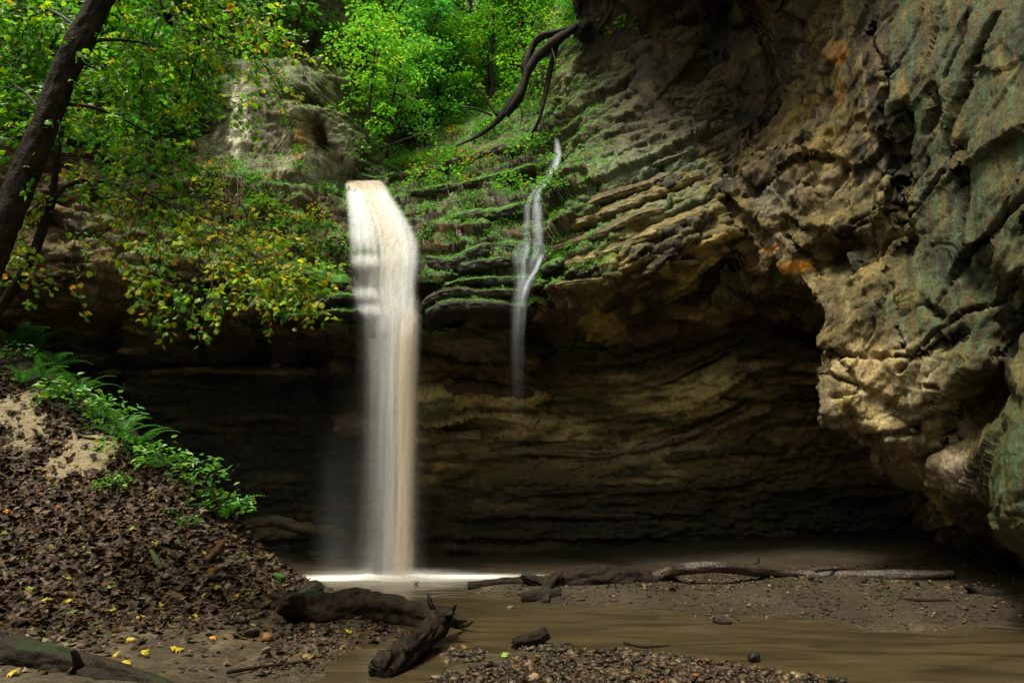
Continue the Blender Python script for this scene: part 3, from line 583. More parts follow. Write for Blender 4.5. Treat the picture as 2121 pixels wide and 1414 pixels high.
C = np.clip(np.clip(C, .002, 1)**1.4*(.76+.36*lb)[..., None]*(1+.3*fine[..., None]), .003, .9)  # lower block kept brighter than the wall, its light put into colour
wet = np.clip(.55+.2*mid+.15*lich, .25, .95)
meB = mesh_from("cliff_right", PB.reshape(-1, 3), grid_faces(*PB.shape[:2]), np.concatenate([C, wet[..., None]], -1).reshape(-1, 4))
cliff_right = link("cliff_right", meB, ROCKRUN, label="great leaning sandstone wall with cracked blocks and green lichen", kind="structure")

# ---- the rest of the canyon round the camera (plain rock walls that close in the light)
def canyon_wall(name, path, h, label):
    P0, _ = resample(path, np.ones(len(path)), .16); nzr = 60
    P = np.repeat(P0[None], nzr, 0); P[..., 2] = np.linspace(-.4, h, nzr)[:, None]
    n = np.array([-P0[:, 1], -P0[:, 0], 0*P0[:, 0]]).T; c = np.array([0, 2, 0.]); inw = unit(c-P0)*np.array([1, 1, 0])
    lean = (.5*np.sin(P[..., 2]*.6)+.35*strata(P[..., 2]+.3*fbm(P*.4, 2), P, 1.6)[0]+.5*fbm(P*.5, 3))
    P = P+inw[None]*lean[..., None]
    C = np.broadcast_to(np.array([.16, .125, .065]), P.shape).copy(); C = lerp(C, [.07, .08, .03], sstep(-.1, .4, fbm(P*.9, 3)))
    me = mesh_from(name, P.reshape(-1, 3), grid_faces(*P.shape[:2]), np.concatenate([C, np.full(P.shape[:2]+(1,), .7)], -1).reshape(-1, 4))
    return link(name, me, ROCK, label=label, kind="structure")
canyon_wall("cliff_left", [(-10.3, 10.3, 0), (-10.6, 7, 0), (-10.2, 3, 0), (-10.5, -2, 0), (-9, -7, 0), (-7, -12, 0), (-6.5, -18, 0)], 10.5, "canyon wall running back along the left bank")
canyon_wall("cliff_near", [(6.6, 4.6, 0), (7.2, 1, 0), (7.5, -4, 0), (6.5, -9, 0), (3, -14, 0), (-1, -17.5, 0), (-6.5, -18, 0)], 10.5, "canyon wall running back behind the viewpoint")

# ---- slabs: single beds that stand out of the wall
def slab(edge, th, back, rise=.06, hug=None, moss=.6, tint=(.10, .08, .05), parent=cliff_back, seed=0., green=(.07, .21, .015), wetness=.3, under=.08):
    if hug is not None:                                  # stand just proud of the wall behind
        q = [(a[0], a[1], surf_A(a[0], a[1]+6)[0][1]) for a in edge]; edge = [(a[0], a[1], Y-hug) for a, Y in zip(edge, np.convolve(np.pad([b[2] for b in q], 1, mode='edge'), [.25, .5, .25], 'valid'))]
    E = np.array([at(*p) for p in edge]); P0, _ = resample(E, np.ones(len(E)), .027); m = len(P0)
    t = np.linspace(0, 1, m); tap = np.minimum(sstep(0, .16, t), sstep(1, .84, t))
    P0[:, 1] += .06*fbm(np.stack([P0[:, 0]*2.5, P0[:, 0]*0+seed, P0[:, 2]], -1), 3)*2+.03*fbm(np.stack([P0[:, 0]*9, P0[:, 0]*0+seed, P0[:, 2]], -1), 2)
    prof = np.array([(back, rise), (back*.7, rise*.9), (back*.45, rise*.75), (back*.25, rise*.5), (back*.12, rise*.3), (.05, .012), (.02, 0), (.005, -.015), (0, -.04), (0.0, -th*.3), (.01, -th*.5), (.015, -th*.7), (.03, -th*.9), (.06, -th), (.12, -th-.01), (back*.4, -th-under*.5), (back*.8, -th-under)])
    k = np.arange(len(prof)); kk = np.linspace(0, len(prof)-1, 34); prof = np.stack([np.interp(kk, k, prof[:, 0]), np.interp(kk, k, prof[:, 1])], 1)
    P = np.repeat(P0[None], len(prof), 0)
    P[..., 1] += prof[:, None, 0]+(1-tap)[None]*.30
    P[..., 2] += prof[:, None, 1]*(np.where(prof[:, 1] < 0, 1, 1)[:, None]*(.35+.65*tap)[None])
    n = grid_normals(P)
    n = -n
    P = P+n*(.05*fbm(P*np.array([2.2, 2.2, 4])+seed, 3)+.02*ridged(P*np.array([5, 5, 14.])+seed, 3)+.012*fbm(P*15+seed, 3)*2)[..., None]
    n = -grid_normals(P)
    C = np.broadcast_to(np.array(tint, float), P.shape).copy()
    mm = fbm(P*np.array([2.5, 2.5, 7.])+seed, 3); C = C*(1+.9*mm[..., None])
    mo = sstep(.5, .8, n[..., 2]*.75+.6*fbm(P*2.6+seed+3, 3)+moss-.35)*(moss > 0)
    C = np.clip(C, .002, 1)**1.25; C = lerp(C, green, .92*mo); C = np.clip(C*(1+.3*fbm(P*11, 2)[..., None]), .004, .8)
    a = np.clip(wetness+.5*mo+.15*mm, .15, .95)
    me = mesh_from("slab", P.reshape(-1, 3), grid_faces(*P.shape[:2]), np.concatenate([C, a[..., None]], -1).reshape(-1, 4))
    o = link("slab", me, ROCK, parent); SLABS.append((P, n, mo)); return o
SLABS = []
DK = (.05, .042, .03); OL = (.27, .22, .085); TN = (.2, .16, .08)
for k, (e, th, bk, kw) in enumerate([
  ([(852, 500, 11.1), (900, 462, 11.1), (960, 440, 11.15), (1030, 432, 11.1), (1090, 420, 11.15), (1130, 428, 11.2)], .16, .9, dict(moss=.85, tint=DK, rise=.2)),
  ([(862, 520, 10.95), (915, 535, 10.9), (950, 528, 10.85), (1000, 505, 10.85), (1060, 502, 10.85), (1135, 503, 10.9)], .2, .8, dict(moss=.75, tint=DK, rise=.1)),
  ([(935, 548, 10.75), (1000, 538, 10.72), (1060, 533, 10.75), (1120, 528, 10.8)], .12, .6, dict(moss=.6, tint=DK)),
  ([(905, 592, 10.72), (950, 578, 10.68), (1010, 573, 10.68), (1070, 574, 10.7), (1125, 578, 10.75)], .1, .7, dict(moss=.62, tint=DK)),
  ([(862, 650, 10.7), (885, 618, 10.65), (930, 600, 10.62), (1000, 598, 10.62), (1110, 600, 10.7)], .1, .7, dict(moss=.35, tint=(.09, .07, .04))),
  ([(868, 664, 10.68), (900, 632, 10.6), (960, 622, 10.58), (1040, 626, 10.6), (1120, 632, 10.68)], .14, .8, dict(moss=.45, tint=DK)),
  ([(575, 640, 10.5), (640, 633, 10.42), (700, 610, 10.45), (760, 612, 10.5)], .1, .8, dict(moss=.7, tint=DK)),
  ([(560, 655, 10.5), (640, 648, 10.4), (700, 640, 10.42), (765, 642, 10.5)], .09, .8, dict(moss=.55, tint=DK)),
  ([(520, 520, 10.75), (600, 545, 10.6), (660, 572, 10.55), (735, 584, 10.7)], .12, .7, dict(moss=.95, tint=DK, rise=.25)),
  ([(800, 448, 11.7), (850, 436, 11.5), (895, 440, 11.4), (920, 446, 11.4)], .18, .6, dict(moss=.4, tint=(.1, .065, .035))),
  ([(820, 395, 12.3), (900, 388, 12.1), (980, 372, 12.0), (1060, 352, 12.0), (1140, 330, 12)], .1, .7, dict(moss=.8, tint=(.09, .06, .03), rise=.15)),
  ([(800, 362, 13), (880, 345, 12.9), (960, 322, 12.9), (1040, 300, 12.7), (1130, 290, 12.4)], .14, .8, dict(moss=.55, tint=(.13, .085, .04), rise=.15)),
  ([(700, 352, 12.9), (740, 362, 12.6), (790, 366, 12.6), (830, 352, 12.8)], .1, .7, dict(moss=.75, tint=(.09, .07, .035))),
  ([(640, 415, 11.5), (680, 420, 11.6), (725, 436, 11.7)], .35, .5, dict(moss=.5, tint=(.12, .075, .04), rise=.3)),
  # climbing beds on the right shoulder
  ([(1122, 588, 10.7), (1180, 582, 10.5), (1250, 572, 10.28), (1300, 548, 10.18), (1345, 528, 10.1), (1420, 540, 10.05), (1500, 520, 10.1)], .07, .7, dict(moss=.15, tint=OL, hug=.06)),
  ([(1130, 552, 10.75), (1200, 535, 10.5), (1280, 505, 10.3), (1360, 472, 10.2), (1440, 440, 10.12), (1510, 415, 10.2)], .12, .6, dict(moss=.1, tint=OL, hug=.05, rise=.2)),
  ([(1118, 520, 10.85), (1180, 500, 10.7), (1250, 478, 10.5), (1330, 440, 10.4), (1400, 420, 10.35)], .09, .6, dict(moss=.2, tint=TN, hug=.05, rise=.2)),
  ([(1160, 470, 10.85), (1240, 440, 10.7), (1320, 410, 10.55), (1410, 370, 10.5), (1500, 345, 10.45)], .12, .6, dict(moss=.15, tint=OL, hug=.05, rise=.2)),
  ([(1190, 430, 10.95), (1260, 400, 10.8), (1340, 378, 10.7), (1420, 345, 10.6), (1530, 310, 10.55)], .10, .6, dict(moss=.1, tint=TN, hug=.05, rise=.2)),
  ([(1330, 345, 10.85), (1400, 322, 10.75), (1460, 300, 10.7), (1530, 290, 10.7)], .06, .6, dict(moss=.1, tint=(.2, .2, .12), hug=.05)),
  ([(1120, 490, 10.95), (1150, 470, 10.95), (1180, 455, 10.9)], .16, .5, dict(moss=.9, tint=DK, rise=.15)),
  ([(1115, 560, 10.75), (1140, 545, 10.7), (1170, 535, 10.65)], .12, .5, dict(moss=.9, tint=DK, rise=.12)),
]):
    slab(e, th, bk, seed=k*5.3, **kw)
for k, (e, th, kw) in enumerate([            # thin beds inside the alcove
  ([(880, 812, 13.0), (960, 800, 12.95), (1040, 806, 13.0), (1120, 815, 13.05)], .09, dict(tint=(.12, .09, .05))),
  ([(900, 955, 13.05), (1000, 938, 13.0), (1120, 930, 13.0), (1260, 935, 12.95), (1400, 905, 12.9), (1520, 850, 12.75), (1640, 785, 12.5)], .09, dict(tint=(.27, .215, .13))),
  ([(1000, 1030, 13.1), (1150, 1010, 13.05), (1300, 1012, 13.05), (1450, 1000, 13.05), (1640, 985, 13.0)], .1, dict(tint=(.10, .085, .045))),
  ([(900, 1075, 13.2), (1060, 1062, 13.1), (1240, 1065, 13.1), (1400, 1070, 13.15)], .08, dict(tint=(.09, .075, .04))),
  ([(1350, 950, 13.05), (1480, 930, 12.95), (1600, 925, 12.9), (1760, 920, 12.8)], .1, dict(tint=(.11, .10, .05))),
  ([(860, 905, 13.1), (930, 895, 13.05), (1010, 900, 13.1)], .1, dict(tint=(.3, .24, .15))),
  ([(150, 775, 12.0), (280, 768, 12.2), (420, 764, 12.35), (560, 766, 12.45), (690, 764, 12.6)], .05, dict(tint=(.2, .17, .1))),
  ([(480, 1085, 12.9), (560, 1075, 12.8), (640, 1090, 12.9), (720, 1100, 13.0)], .12, dict(tint=(.2, .16, .1))),
  ([(680, 885, 12.8), (720, 868, 12.7), (770, 872, 12.8), (820, 885, 12.9)], .12, dict(tint=(.28, .22, .14))),
]):
    slab(e, th, .5, moss=0, seed=100+k*3.1, wetness=.45, hug=.07, rise=.12, under=-.02, **kw)

# ------------------------------------------------------------------ ground: one sheet with the leaf bank, sand, gravel bars and stream bed
gp = []
def G(px, py, z): p = on_z(px, py, z); gp.append((p[0], p[1], z))
def H(px, py, Y): p = at(px, py, Y); gp.append(tuple(p))
for p in [(560, 1312, .08), (450, 1318, .1), (330, 1330, .1), (200, 1335, .12), (80, 1325, .14), (0, 1320, .16), (-250, 1310, .25), (400, 1380, .06), (300, 1414, .07), (600, 1360, .05), (700, 1312, .03), (760, 1290, .025), (650, 1400, .0), (760, 1380, -.05), (640, 1290, .05),
    (800, 1330, -.10), (1000, 1290, -.15), (1300, 1305, -.15), (1700, 1335, -.15), (2050, 1370, -.15), (2300, 1400, -.15), (850, 1230, -.1), (750, 1225, -.1), (900, 1200, -.2), (700, 1200, -.2), (640, 1206, -.06), (1050, 1195, -.12), (960, 1250, -.12),
    (970, 1228, 0), (1150, 1252, 0), (1500, 1285, 0), (1800, 1305, 0), (2121, 1302, 0), (1100, 1228, .04), (1300, 1225, .09), (1500, 1235, .1), (1700, 1245, .1), (1900, 1250, .1), (2121, 1255, .1), (1300, 1196, .05), (1500, 1200, .12), (1700, 1203, .2), (2000, 1205, .22), (1000, 1212, .02),
    (1000, 1400, .02), (1200, 1372, .025), (1350, 1372, .012), (1450, 1400, .02), (1250, 1405, .018), (1600, 1402, .01), (1740, 1414, 0), (920, 1414, 0), (1100, 1342, -.02), (1880, 1400, -.1), (900, 1345, -.05), (1060, 1330, -.05), (1060, 1600, .05), (300, 1700, .1), (1800, 1600, -.08), (2300, 1600, -.05), (780, 1450, -.05)]: G(*p)
for p in [(300, 1130, 7.7), (100, 1100, 8), (100, 950, 9), (450, 1180, 7.75), (520, 1250, 7.35), (0, 800, 9.8), (120, 850, 9.6), (230, 905, 9.3), (330, 960, 9.1), (420, 1015, 9.0), (480, 1100, 8.8), (520, 1160, 8.6), (560, 1205, 8.3), (600, 1238, 8.0), (200, 1230, 7.1), (0, 1150, 7.7), (0, 950, 8.9), (300, 1020, 8.6), (-250, 900, 9), (0, 680, 10.9), (100, 775, 10.5), (190, 858, 10.0), (280, 925, 9.6)]: H(*p)
gp += [(-6, 11.5, 1.9), (-4.5, 10.9, .5), (-3.6, 10.2, .08), (-9.5, 11.4, 3.6), (-9.5, 8, 3.3), (-10, 4, 2.2), (-7, 5, .7), (-5, 4, .2), (-3, 4, .12), (-10, -6, 2), (-6, -5, .4), (-2, 12, -.2), (-3, 12.6, -.05), (0, 12, -.12), (1.5, 11.9, -.03), (-1.5, 13.6, -.03), (2, 13.5, .12), (4, 13.3, .25), (6, 12.5, .35), (-4, 12.8, .05), (-6, 12.6, 1.0),
       (0, 1.5, .08), (0, -5, .15), (4, -4, .1), (6, 4, .25), (7, 7.5, .35), (7.5, 10, .45), (9, 12, .6), (3, 3, -.05), (0, -12, .2), (7.5, 0, .6), (-7, -14, 1), (5, -12, .8), (-12, 12, 4), (12, 14, 1), (0, 16, .2)]
gp = np.array(gp)
def rbf_fit(P2, v):
    d = np.linalg.norm(P2[:, None]-P2[None], axis=-1); n = len(P2)
    A = np.zeros((n+3, n+3)); A[:n, :n] = np.where(d > 0, d*d*np.log(d+1e-9), 0)+np.eye(n)*.02
    A[:n, n] = 1; A[:n, n+1:] = P2; A[n:, :n] = A[:n, n:].T
    w = np.linalg.solve(A, np.concatenate([v, np.zeros(3)]))
    def f(X, Y):
        sh = X.shape; X = X.ravel(); Y = Y.ravel(); o = w[n]+w[n+1]*X+w[n+2]*Y
        for i in range(n):
            r2 = (X-P2[i, 0])**2+(Y-P2[i, 1])**2; o = o+w[i]*.5*r2*np.log(r2+1e-12)
        return o.reshape(sh)
    return f
_gf = rbf_fit(gp[:, :2], gp[:, 2])
def ground_z(X, Y):
    X = np.asarray(X, float); Y = np.asarray(Y, float); z0 = _gf(X, Y)
    Q = np.stack([X, Y, X*0], -1); hill = sstep(.15, .6, z0)
    return z0+hill*(.10*fbm(Q*1.6, 3)+.03*fbm(Q*6, 2))+.018*fbm(Q*2.8+4, 3)+.010*ridged(Q*np.array([5, 9, 1])+2, 2)*(1-hill)
gX = np.concatenate([np.linspace(-11, -7.5, 24, endpoint=False), np.linspace(-7.5, 7.5, 400), np.linspace(7.55, 12, 24)])
gY = np.concatenate([np.linspace(-19, 3.5, 60, endpoint=False), np.linspace(3.5, 13.2, 300), np.linspace(13.25, 16, 20)])
gx, gy = np.meshgrid(gX, gY); gzv = ground_z(gx, gy)
PG = np.stack([gx, gy, gzv], -1)
hill = sstep(.12, .4, gzv)*sstep(-1.5, -2.3, gx)
n1 = fbm(PG*1.3, 4); n2 = fbm(PG*7, 3)
C = np.broadcast_to(np.array([.06, .045, .025]), PG.shape).copy()
C = lerp(C, [.125, .097, .055], sstep(-.1, .4, n1+.3*n2)); C = lerp(C, [.05, .038, .022], sstep(.1, .45, -n1+.3*n2))
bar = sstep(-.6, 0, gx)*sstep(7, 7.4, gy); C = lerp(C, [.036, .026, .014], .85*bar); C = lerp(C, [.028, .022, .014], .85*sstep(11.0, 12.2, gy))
bright = sstep(9.6, 9.0, gy)*hill
C = lerp(C, [.055, .038, .024], .85*hill*sstep(-.35, .1, n1+.2*n2)); 
for px_, py_, Y_, r in [(170, 930, 9.05, .6), (40, 830, 9.6, .55), (60, 880, 9.3, .35), (120, 870, 9.45, .4), (200, 960, 8.9, .4)]:
    p = at(px_, py_, Y_); C = lerp(C, [.28, .22, .125], .95*sstep(1, .7, np.hypot(gx-p[0], gy-p[1])/r+.5*n1+.3*n2))
wetg = np.clip(.5+.3*n1-.25*sstep(.06, .0, gzv), .16, .9)
SAND = rock_material(); SAND.name = "wet_sand"
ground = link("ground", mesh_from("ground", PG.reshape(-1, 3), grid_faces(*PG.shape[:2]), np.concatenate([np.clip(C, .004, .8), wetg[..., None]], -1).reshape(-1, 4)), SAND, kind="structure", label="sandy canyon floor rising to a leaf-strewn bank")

# ------------------------------------------------------------------ stream
def water_material():
    m, nt, b, out = mat("silty_water"); L = nt.links.new
    at_ = node(nt, "ShaderNodeAttribute", attribute_name="Col")
    g = node(nt, "ShaderNodeNewGeometry")
    mp = node(nt, "ShaderNodeMapping"); mp.inputs['Scale'].default_value = (.55, 2.4, 1); mp.inputs['Rotation'].default_value = (0, 0, math.radians(12)); L(g.outputs['Position'], mp.inputs['Vector'])
    n1 = node(nt, "ShaderNodeTexNoise", Scale=1.7, Detail=3.0, Roughness=.5, Distortion=.9); L(mp.outputs[0], n1.inputs['Vector'])
    r = node(nt, "ShaderNodeMapRange"); r.inputs['From Min'].default_value = .3; r.inputs['From Max'].default_value = .75; r.inputs['To Min'].default_value = .6; r.inputs['To Max'].default_value = 1.7; L(n1.outputs['Fac'], r.inputs['Value'])
    mx = node(nt, "ShaderNodeVectorMath", operation='SCALE'); L(at_.outputs['Color'], mx.inputs[0]); L(r.outputs[0], mx.inputs['Scale']); L(mx.outputs[0], b.inputs['Base Color'])
    L(at_.outputs['Alpha'], b.inputs['Roughness'])
    bp = node(nt, "ShaderNodeBump", Strength=.22, Distance=.05); L(n1.outputs['Fac'], bp.inputs['Height']); L(bp.outputs[0], b.inputs['Normal'])
    b.inputs['IOR'].default_value = 1.33
    return m
wX = np.linspace(-5.5, 9, 200); wY = np.linspace(2.0, 14, 300); wx, wy = np.meshgrid(wX, wY)
PW = np.stack([wx, wy, 0*wx], -1)
base = on_z(820, 1194); ex_ = np.abs(wx-base[0])
foam = np.exp(-(np.abs(wx-base[0])/1.75)**3)*np.exp(-((wy-10.62-.05*(wx-base[0]))/np.where(wy < 10.62, .30, .24))**2)
foam = np.clip(foam*1.45*(1+.4*fbm(PW*np.array([2.5, 7, 1]), 4)), 0, 1)
pool = sstep(9.0, 10.2, wy)
C = np.broadcast_to(np.array([.05, .037, .019]), PW.shape).copy(); C = lerp(C, [.06, .043, .027], pool*.7); C = lerp(C, [.05, .04, .03], .8*sstep(11.0, 11.8, wy)); C = lerp(C, [.86, .82, .74], foam)
PW[..., 2] = .13*np.exp(-((wx-base[0])/.42)**2-((wy-10.6)/.3)**2)+.006*fbm(PW*np.array([1.5, 4, 1]), 3)
water = link("water", mesh_from("water", PW.reshape(-1, 3), grid_faces(*PW.shape[:2]), np.concatenate([C, (.10+.6*foam)[..., None]], -1).reshape(-1, 4)), water_material(), kind="structure", label="brown silty stream and plunge pool")

# ------------------------------------------------------------------ falling water: silky ribbons of fine drops
def fall_material():
    m, nt, b, out = mat("falling_water"); L = nt.links.new
    at_ = node(nt, "ShaderNodeAttribute", attribute_name="Col")
    g = node(nt, "ShaderNodeNewGeometry")
    mp = node(nt, "ShaderNodeMapping"); mp.inputs['Scale'].default_value = (17, 17, .5); L(g.outputs['Position'], mp.inputs['Vector'])
    n1 = node(nt, "ShaderNodeTexNoise", Scale=1.0, Detail=4.0, Roughness=.6); L(mp.outputs[0], n1.inputs['Vector'])
    r = node(nt, "ShaderNodeMapRange"); r.inputs['From Min'].default_value = .28; r.inputs['From Max'].default_value = .68; r.inputs['To Min'].default_value = .35; r.inputs['To Max'].default_value = 1.25; L(n1.outputs['Fac'], r.inputs['Value'])
    mu = node(nt, "ShaderNodeMath", operation='MULTIPLY', use_clamp=True); L(at_.outputs['Alpha'], mu.inputs[0]); L(r.outputs[0], mu.inputs[1])
    di = node(nt, "ShaderNodeBsdfDiffuse"); tr = node(nt, "ShaderNodeBsdfTranslucent"); tp = node(nt, "ShaderNodeBsdfTransparent")
    L(at_.outputs['Color'], di.inputs['Color']); L(at_.outputs['Color'], tr.inputs['Color'])
    a = node(nt, "ShaderNodeMixShader"); a.inputs[0].default_value = .5; L(di.outputs[0], a.inputs[1]); L(tr.outputs[0], a.inputs[2])
    c = node(nt, "ShaderNodeMixShader"); L(mu.outputs[0], c.inputs[0]); L(tp.outputs[0], c.inputs[1]); L(a.outputs[0], c.inputs[2]); L(c.outputs[0], out.inputs['Surface'])
    return m
FALL = fall_material()
def ribbon(px_of, Y_of, p0, p1, width, alpha, colr, n=64, k=7, seed=0., wave=.02):
    """px_of/Y_of/width/alpha/colr: functions of photo row; returns V, F, C"""
    rows = np.linspace(p0, p1, n); V = np.zeros((n, k, 3)); C = np.zeros((n, k, 4)); v = np.linspace(-1, 1, k)
    for i, py in enumerate(rows):
        c = at(px_of(py), py, Y_of(py)); w = width(py)*Y_of(py)/FPX/.98
        V[i] = c+np.array([1, 0, 0])*(v*w)[:, None]
        V[i, :, 1] -= (1-v*v)*.12*w*2+.0
        e = (np.cos(v*np.pi)+1)/2
        C[i, :, 3] = np.clip(e*alpha(py), 0, 1); C[i, :, :3] = np.array([colr(py, (c[0]*0+px_of(py)+vv*width(py))) for vv in v]) if 'px' in colr.__code__.co_varnames else colr(py)
    V[..., 0] += wave*fbm(np.stack([V[..., 0]*0+seed, V[..., 2]*.8, V[..., 0]*0], -1), 2)
    return V.reshape(-1, 3), grid_faces(n, k), C.reshape(-1, 4)
def ribbons(name, L_, parent):
    V, F, C, o = [], [], [], 0
    for v, f, c in L_: V.append(v); F.append(f+o); C.append(c); o += len(v)
    return link(name, mesh_from(name, np.vstack(V), np.vstack(F), np.vstack(C)), FALL, parent)
ip = lambda xs, ys: (lambda q: float(np.interp(q, xs, ys)))
Lx = ip([374, 450, 520, 600, 640, 660, 800, 1000, 1197], [716, 722, 724, 728, 740, 752, 756, 752, 748])
Rx = ip([374, 384, 400, 420, 445, 470, 490, 515, 540, 570, 600, 660, 800, 1000, 1197], [788, 796, 806, 818, 834, 850, 861, 867, 866, 862, 859, 857, 852, 849, 845])
Yf = ip([374, 385, 400, 450, 500, 540, 600, 650, 700, 1197], [12.55, 12.2, 11.8, 11.28, 10.92, 10.62, 10.48, 10.38, 10.36, 10.45])
_yy = np.linspace(360, 1210, 400); _kk = np.hanning(41); _kk /= _kk.sum(); _Y0 = np.array([Yf(q) for q in _yy])-.20*np.exp(-((_yy-460)/65)**2); _ys = np.convolve(np.pad(_Y0, 20, mode='edge'), _kk, 'valid'); Yf = ip(_yy, _ys)
WHITE, TAN = np.array([.95, .96, .98]), np.array([.94, .82, .64])
wf_loc = on_z(820, 1194)
falls = link("waterfall", None, None, label="broad silty waterfall pouring from the notch into the brown pool", cat="waterfall", loc=wf_loc)
def child_fix(o): o.matrix_parent_inverse.identity(); o.location = -np.array(o.parent.location); return o
R_ = random.Random(5)
def upper_tint(py, px):
    u = (px-Lx(py))/(Rx(py)-Lx(py)); t = math.exp(-((u-.58)/.2)**2)*np.interp(py, [374, 540, 690], [.9, .55, .35]); c = WHITE+(TAN-WHITE)*min(1, t); return c+(np.array([.72, .54, .33])-c)*float(sstep(402, 380, py))*.85
def drop_tint(py, px):
    u = (px-Lx(py))/(Rx(py)-Lx(py)); t = float(sstep(.40, .98, u))*np.interp(py, [600, 780], [.35, .9]); return WHITE+(TAN-WHITE)*t
L_ = []
def cascade_alpha(u, py, jt):
    w = float(sstep(.62, .30, u)*sstep(488, 522, py))
    ledge = sum(g*math.exp(-((py+jt-c)/d)**2) for c, d, g in ((512, 5, .3), (539, 9, .8), (608, 8, .7), (643, 8, .7)))
    return 1-w*(1-min(1, .05+.16*u+ledge))
for i in range(90):                                    # sliding over the stepped rock
    u = .03+.94*R_.random(); dj = R_.uniform(-.01, .08); jt = R_.uniform(-6, 6); edge = min(1, .25+4*min(u, 1-u)) if R_.random() < .8 else 1; top = 373+R_.uniform(-1, 2)+6*(1-u); st = R_.uniform(.2, .6); gr = R_.uniform(.92, 1.0); tn_ = R_.uniform(.2, 1.1)
    al = lambda py, u=u, jt=jt, edge=edge, top=top, st=st: st*edge*np.interp(py, [top, top+4, 400, 640, 700], [0, 1.3, 1, 1, .0])*cascade_alpha(u, py, jt)
    cl = lambda py, px, gr=gr, tn_=tn_: (WHITE+(upper_tint(py, px)-WHITE)*tn_)*gr
    L_.append(ribbon(lambda py, u=u: Lx(py)+(Rx(py)-Lx(py))*u, lambda py, dj=dj: Yf(py)-dj, 374, 700, lambda py, w=R_.uniform(4, 18): w*np.interp(py, [374, 430], [.75, 1]), al, cl, seed=i, k=7))
child_fix(ribbons("cascade", L_, falls))
L_ = []
for i in range(84):                                    # free drop: dense tan core on the right, thin white curtain on the left
    core = i < 34
    u = min(.97, R_.gauss(.81, .12)) if core else R_.random()**.7*.97
    fade = (lambda py: np.interp(py, [600, 670, 1150, 1192], [0, .42, .30, .24])) if core else (lambda py, u=u: np.interp(py, [610, 655, 720, 850, 1100, 1190], [0, .55, .40, .22, .12, .11])*(.10+1.15*u**1.4))
    L_.append(ribbon(lambda py, u=u: Lx(py)+(Rx(py)-Lx(py))*u, lambda py, j=R_.uniform(-.12, .12): Yf(py)-j*min(1, (py-600)/100), 600, 1195, lambda py, w=R_.uniform(5, 20) if core else R_.uniform(5, 26): w*np.interp(py, [600, 1190], [1, 1.25]), fade, drop_tint, seed=i+50))
child_fix(ribbons("falling_water", L_, falls))
L_ = []
for i in range(22):                                    # spray drifting round the foot
    u = R_.uniform(-.75, 1.0)
    L_.append(ribbon(lambda py, u=u: Lx(py)+(Rx(py)-Lx(py))*u, lambda py, j=R_.uniform(-.3, .35): Yf(py)-j, 700, 1197, lambda py, w=R_.uniform(30, 60): w, lambda py, a=R_.uniform(.025, .05), u=u: a*min(1, .25+.8*max(0, u+.75))*np.interp(py, [700+max(0, -u)*260, 900+max(0, -u)*120, 1040, 1140, 1197], [0, .45, .8, 1.2, 1.5]), lambda py: WHITE*.9, n=40, seed=i+200))
for i in range(26):                                    # low white boil where the fall meets the pool
    x0 = R_.uniform(-230, 190)
    L_.append(ribbon(lambda py, x0=x0: 815+x0, lambda py, j=R_.uniform(-.15, .2): 10.5-j, 1168+abs(x0)*.1, 1199, lambda py: 90, lambda py, x0=x0: .26*np.interp(py, [1170, 1199], [0, 1])*math.exp(-(x0/170)**2), lambda py: WHITE, n=12, seed=i+300))
child_fix(ribbons("spray", L_, falls))
BLUE = np.array([.80, .86, .95])
side = link("waterfall", None, None, label="thin white side waterfall slipping down the mossy ledges beside the shoulder", cat="waterfall", loc=on_z(1075, 1190))
Ys = ip([285, 320, 365, 395, 430, 500, 545, 600, 700, 1185], [12.0, 11.7, 11.45, 11.2, 10.98, 10.72, 10.55, 10.42, 10.38, 10.4])
L_ = []
for i in range(16):
    u = R_.uniform(-1, 1)
    c = ip([285, 320, 345, 365, 385, 400, 430, 500], [1152, 1157, 1150, 1140, 1124, 1112, 1106, 1108]); w = ip([285, 365, 395, 430, 500], [3, 7, 10, 18, 22])
    L_.append(ribbon(lambda py, u=u: c(py)+u*w(py), lambda py, j=R_.uniform(0, .08): Ys(py)-j, 285, 508, lambda py, ww=R_.uniform(3, 7): ww, lambda py: .34*np.interp(py, [285, 310, 380, 440, 508], [0, .35, .9, .6, .3]), lambda py: BLUE, seed=i+400, k=5))
for i in range(16):                                    # second step and thin lower veil
    u = R_.uniform(-1, 1)
    c = ip([500, 520, 545, 575, 620, 700, 900, 1185], [1100, 1098, 1090, 1090, 1078, 1073, 1072, 1070]); w = ip([500, 520, 545, 600, 700, 900, 1185], [22, 34, 24, 14, 12, 13, 18])
    L_.append(ribbon(lambda py, u=u: c(py)+u*w(py), lambda py, j=R_.uniform(0, .1): Ys(py)-j, 500, 1185, lambda py, ww=R_.uniform(4, 10): ww, lambda py: .3*np.interp(py, [500, 512, 530, 560, 580, 640, 700, 760, 820, 900, 1000, 1185], [0, .6, .65, .2, .5, .25, .08, .035, .018, .006, .001, 0]), lambda py: BLUE, seed=i+430, k=5))
for i in range(6):
    c = ip([525, 560, 585, 620], [1127, 1112, 1095, 1084])
    L_.append(ribbon(lambda py, d=R_.uniform(-5, 5): c(py)+d, lambda py: Ys(py)-.06, 525, 640, lambda py: 5, lambda py: .45*np.interp(py, [525, 545, 600, 640], [0, 1, .8, 0]), lambda py: BLUE, n=30, k=5, seed=i+480))
child_fix(ribbons("falling_water", L_, side))

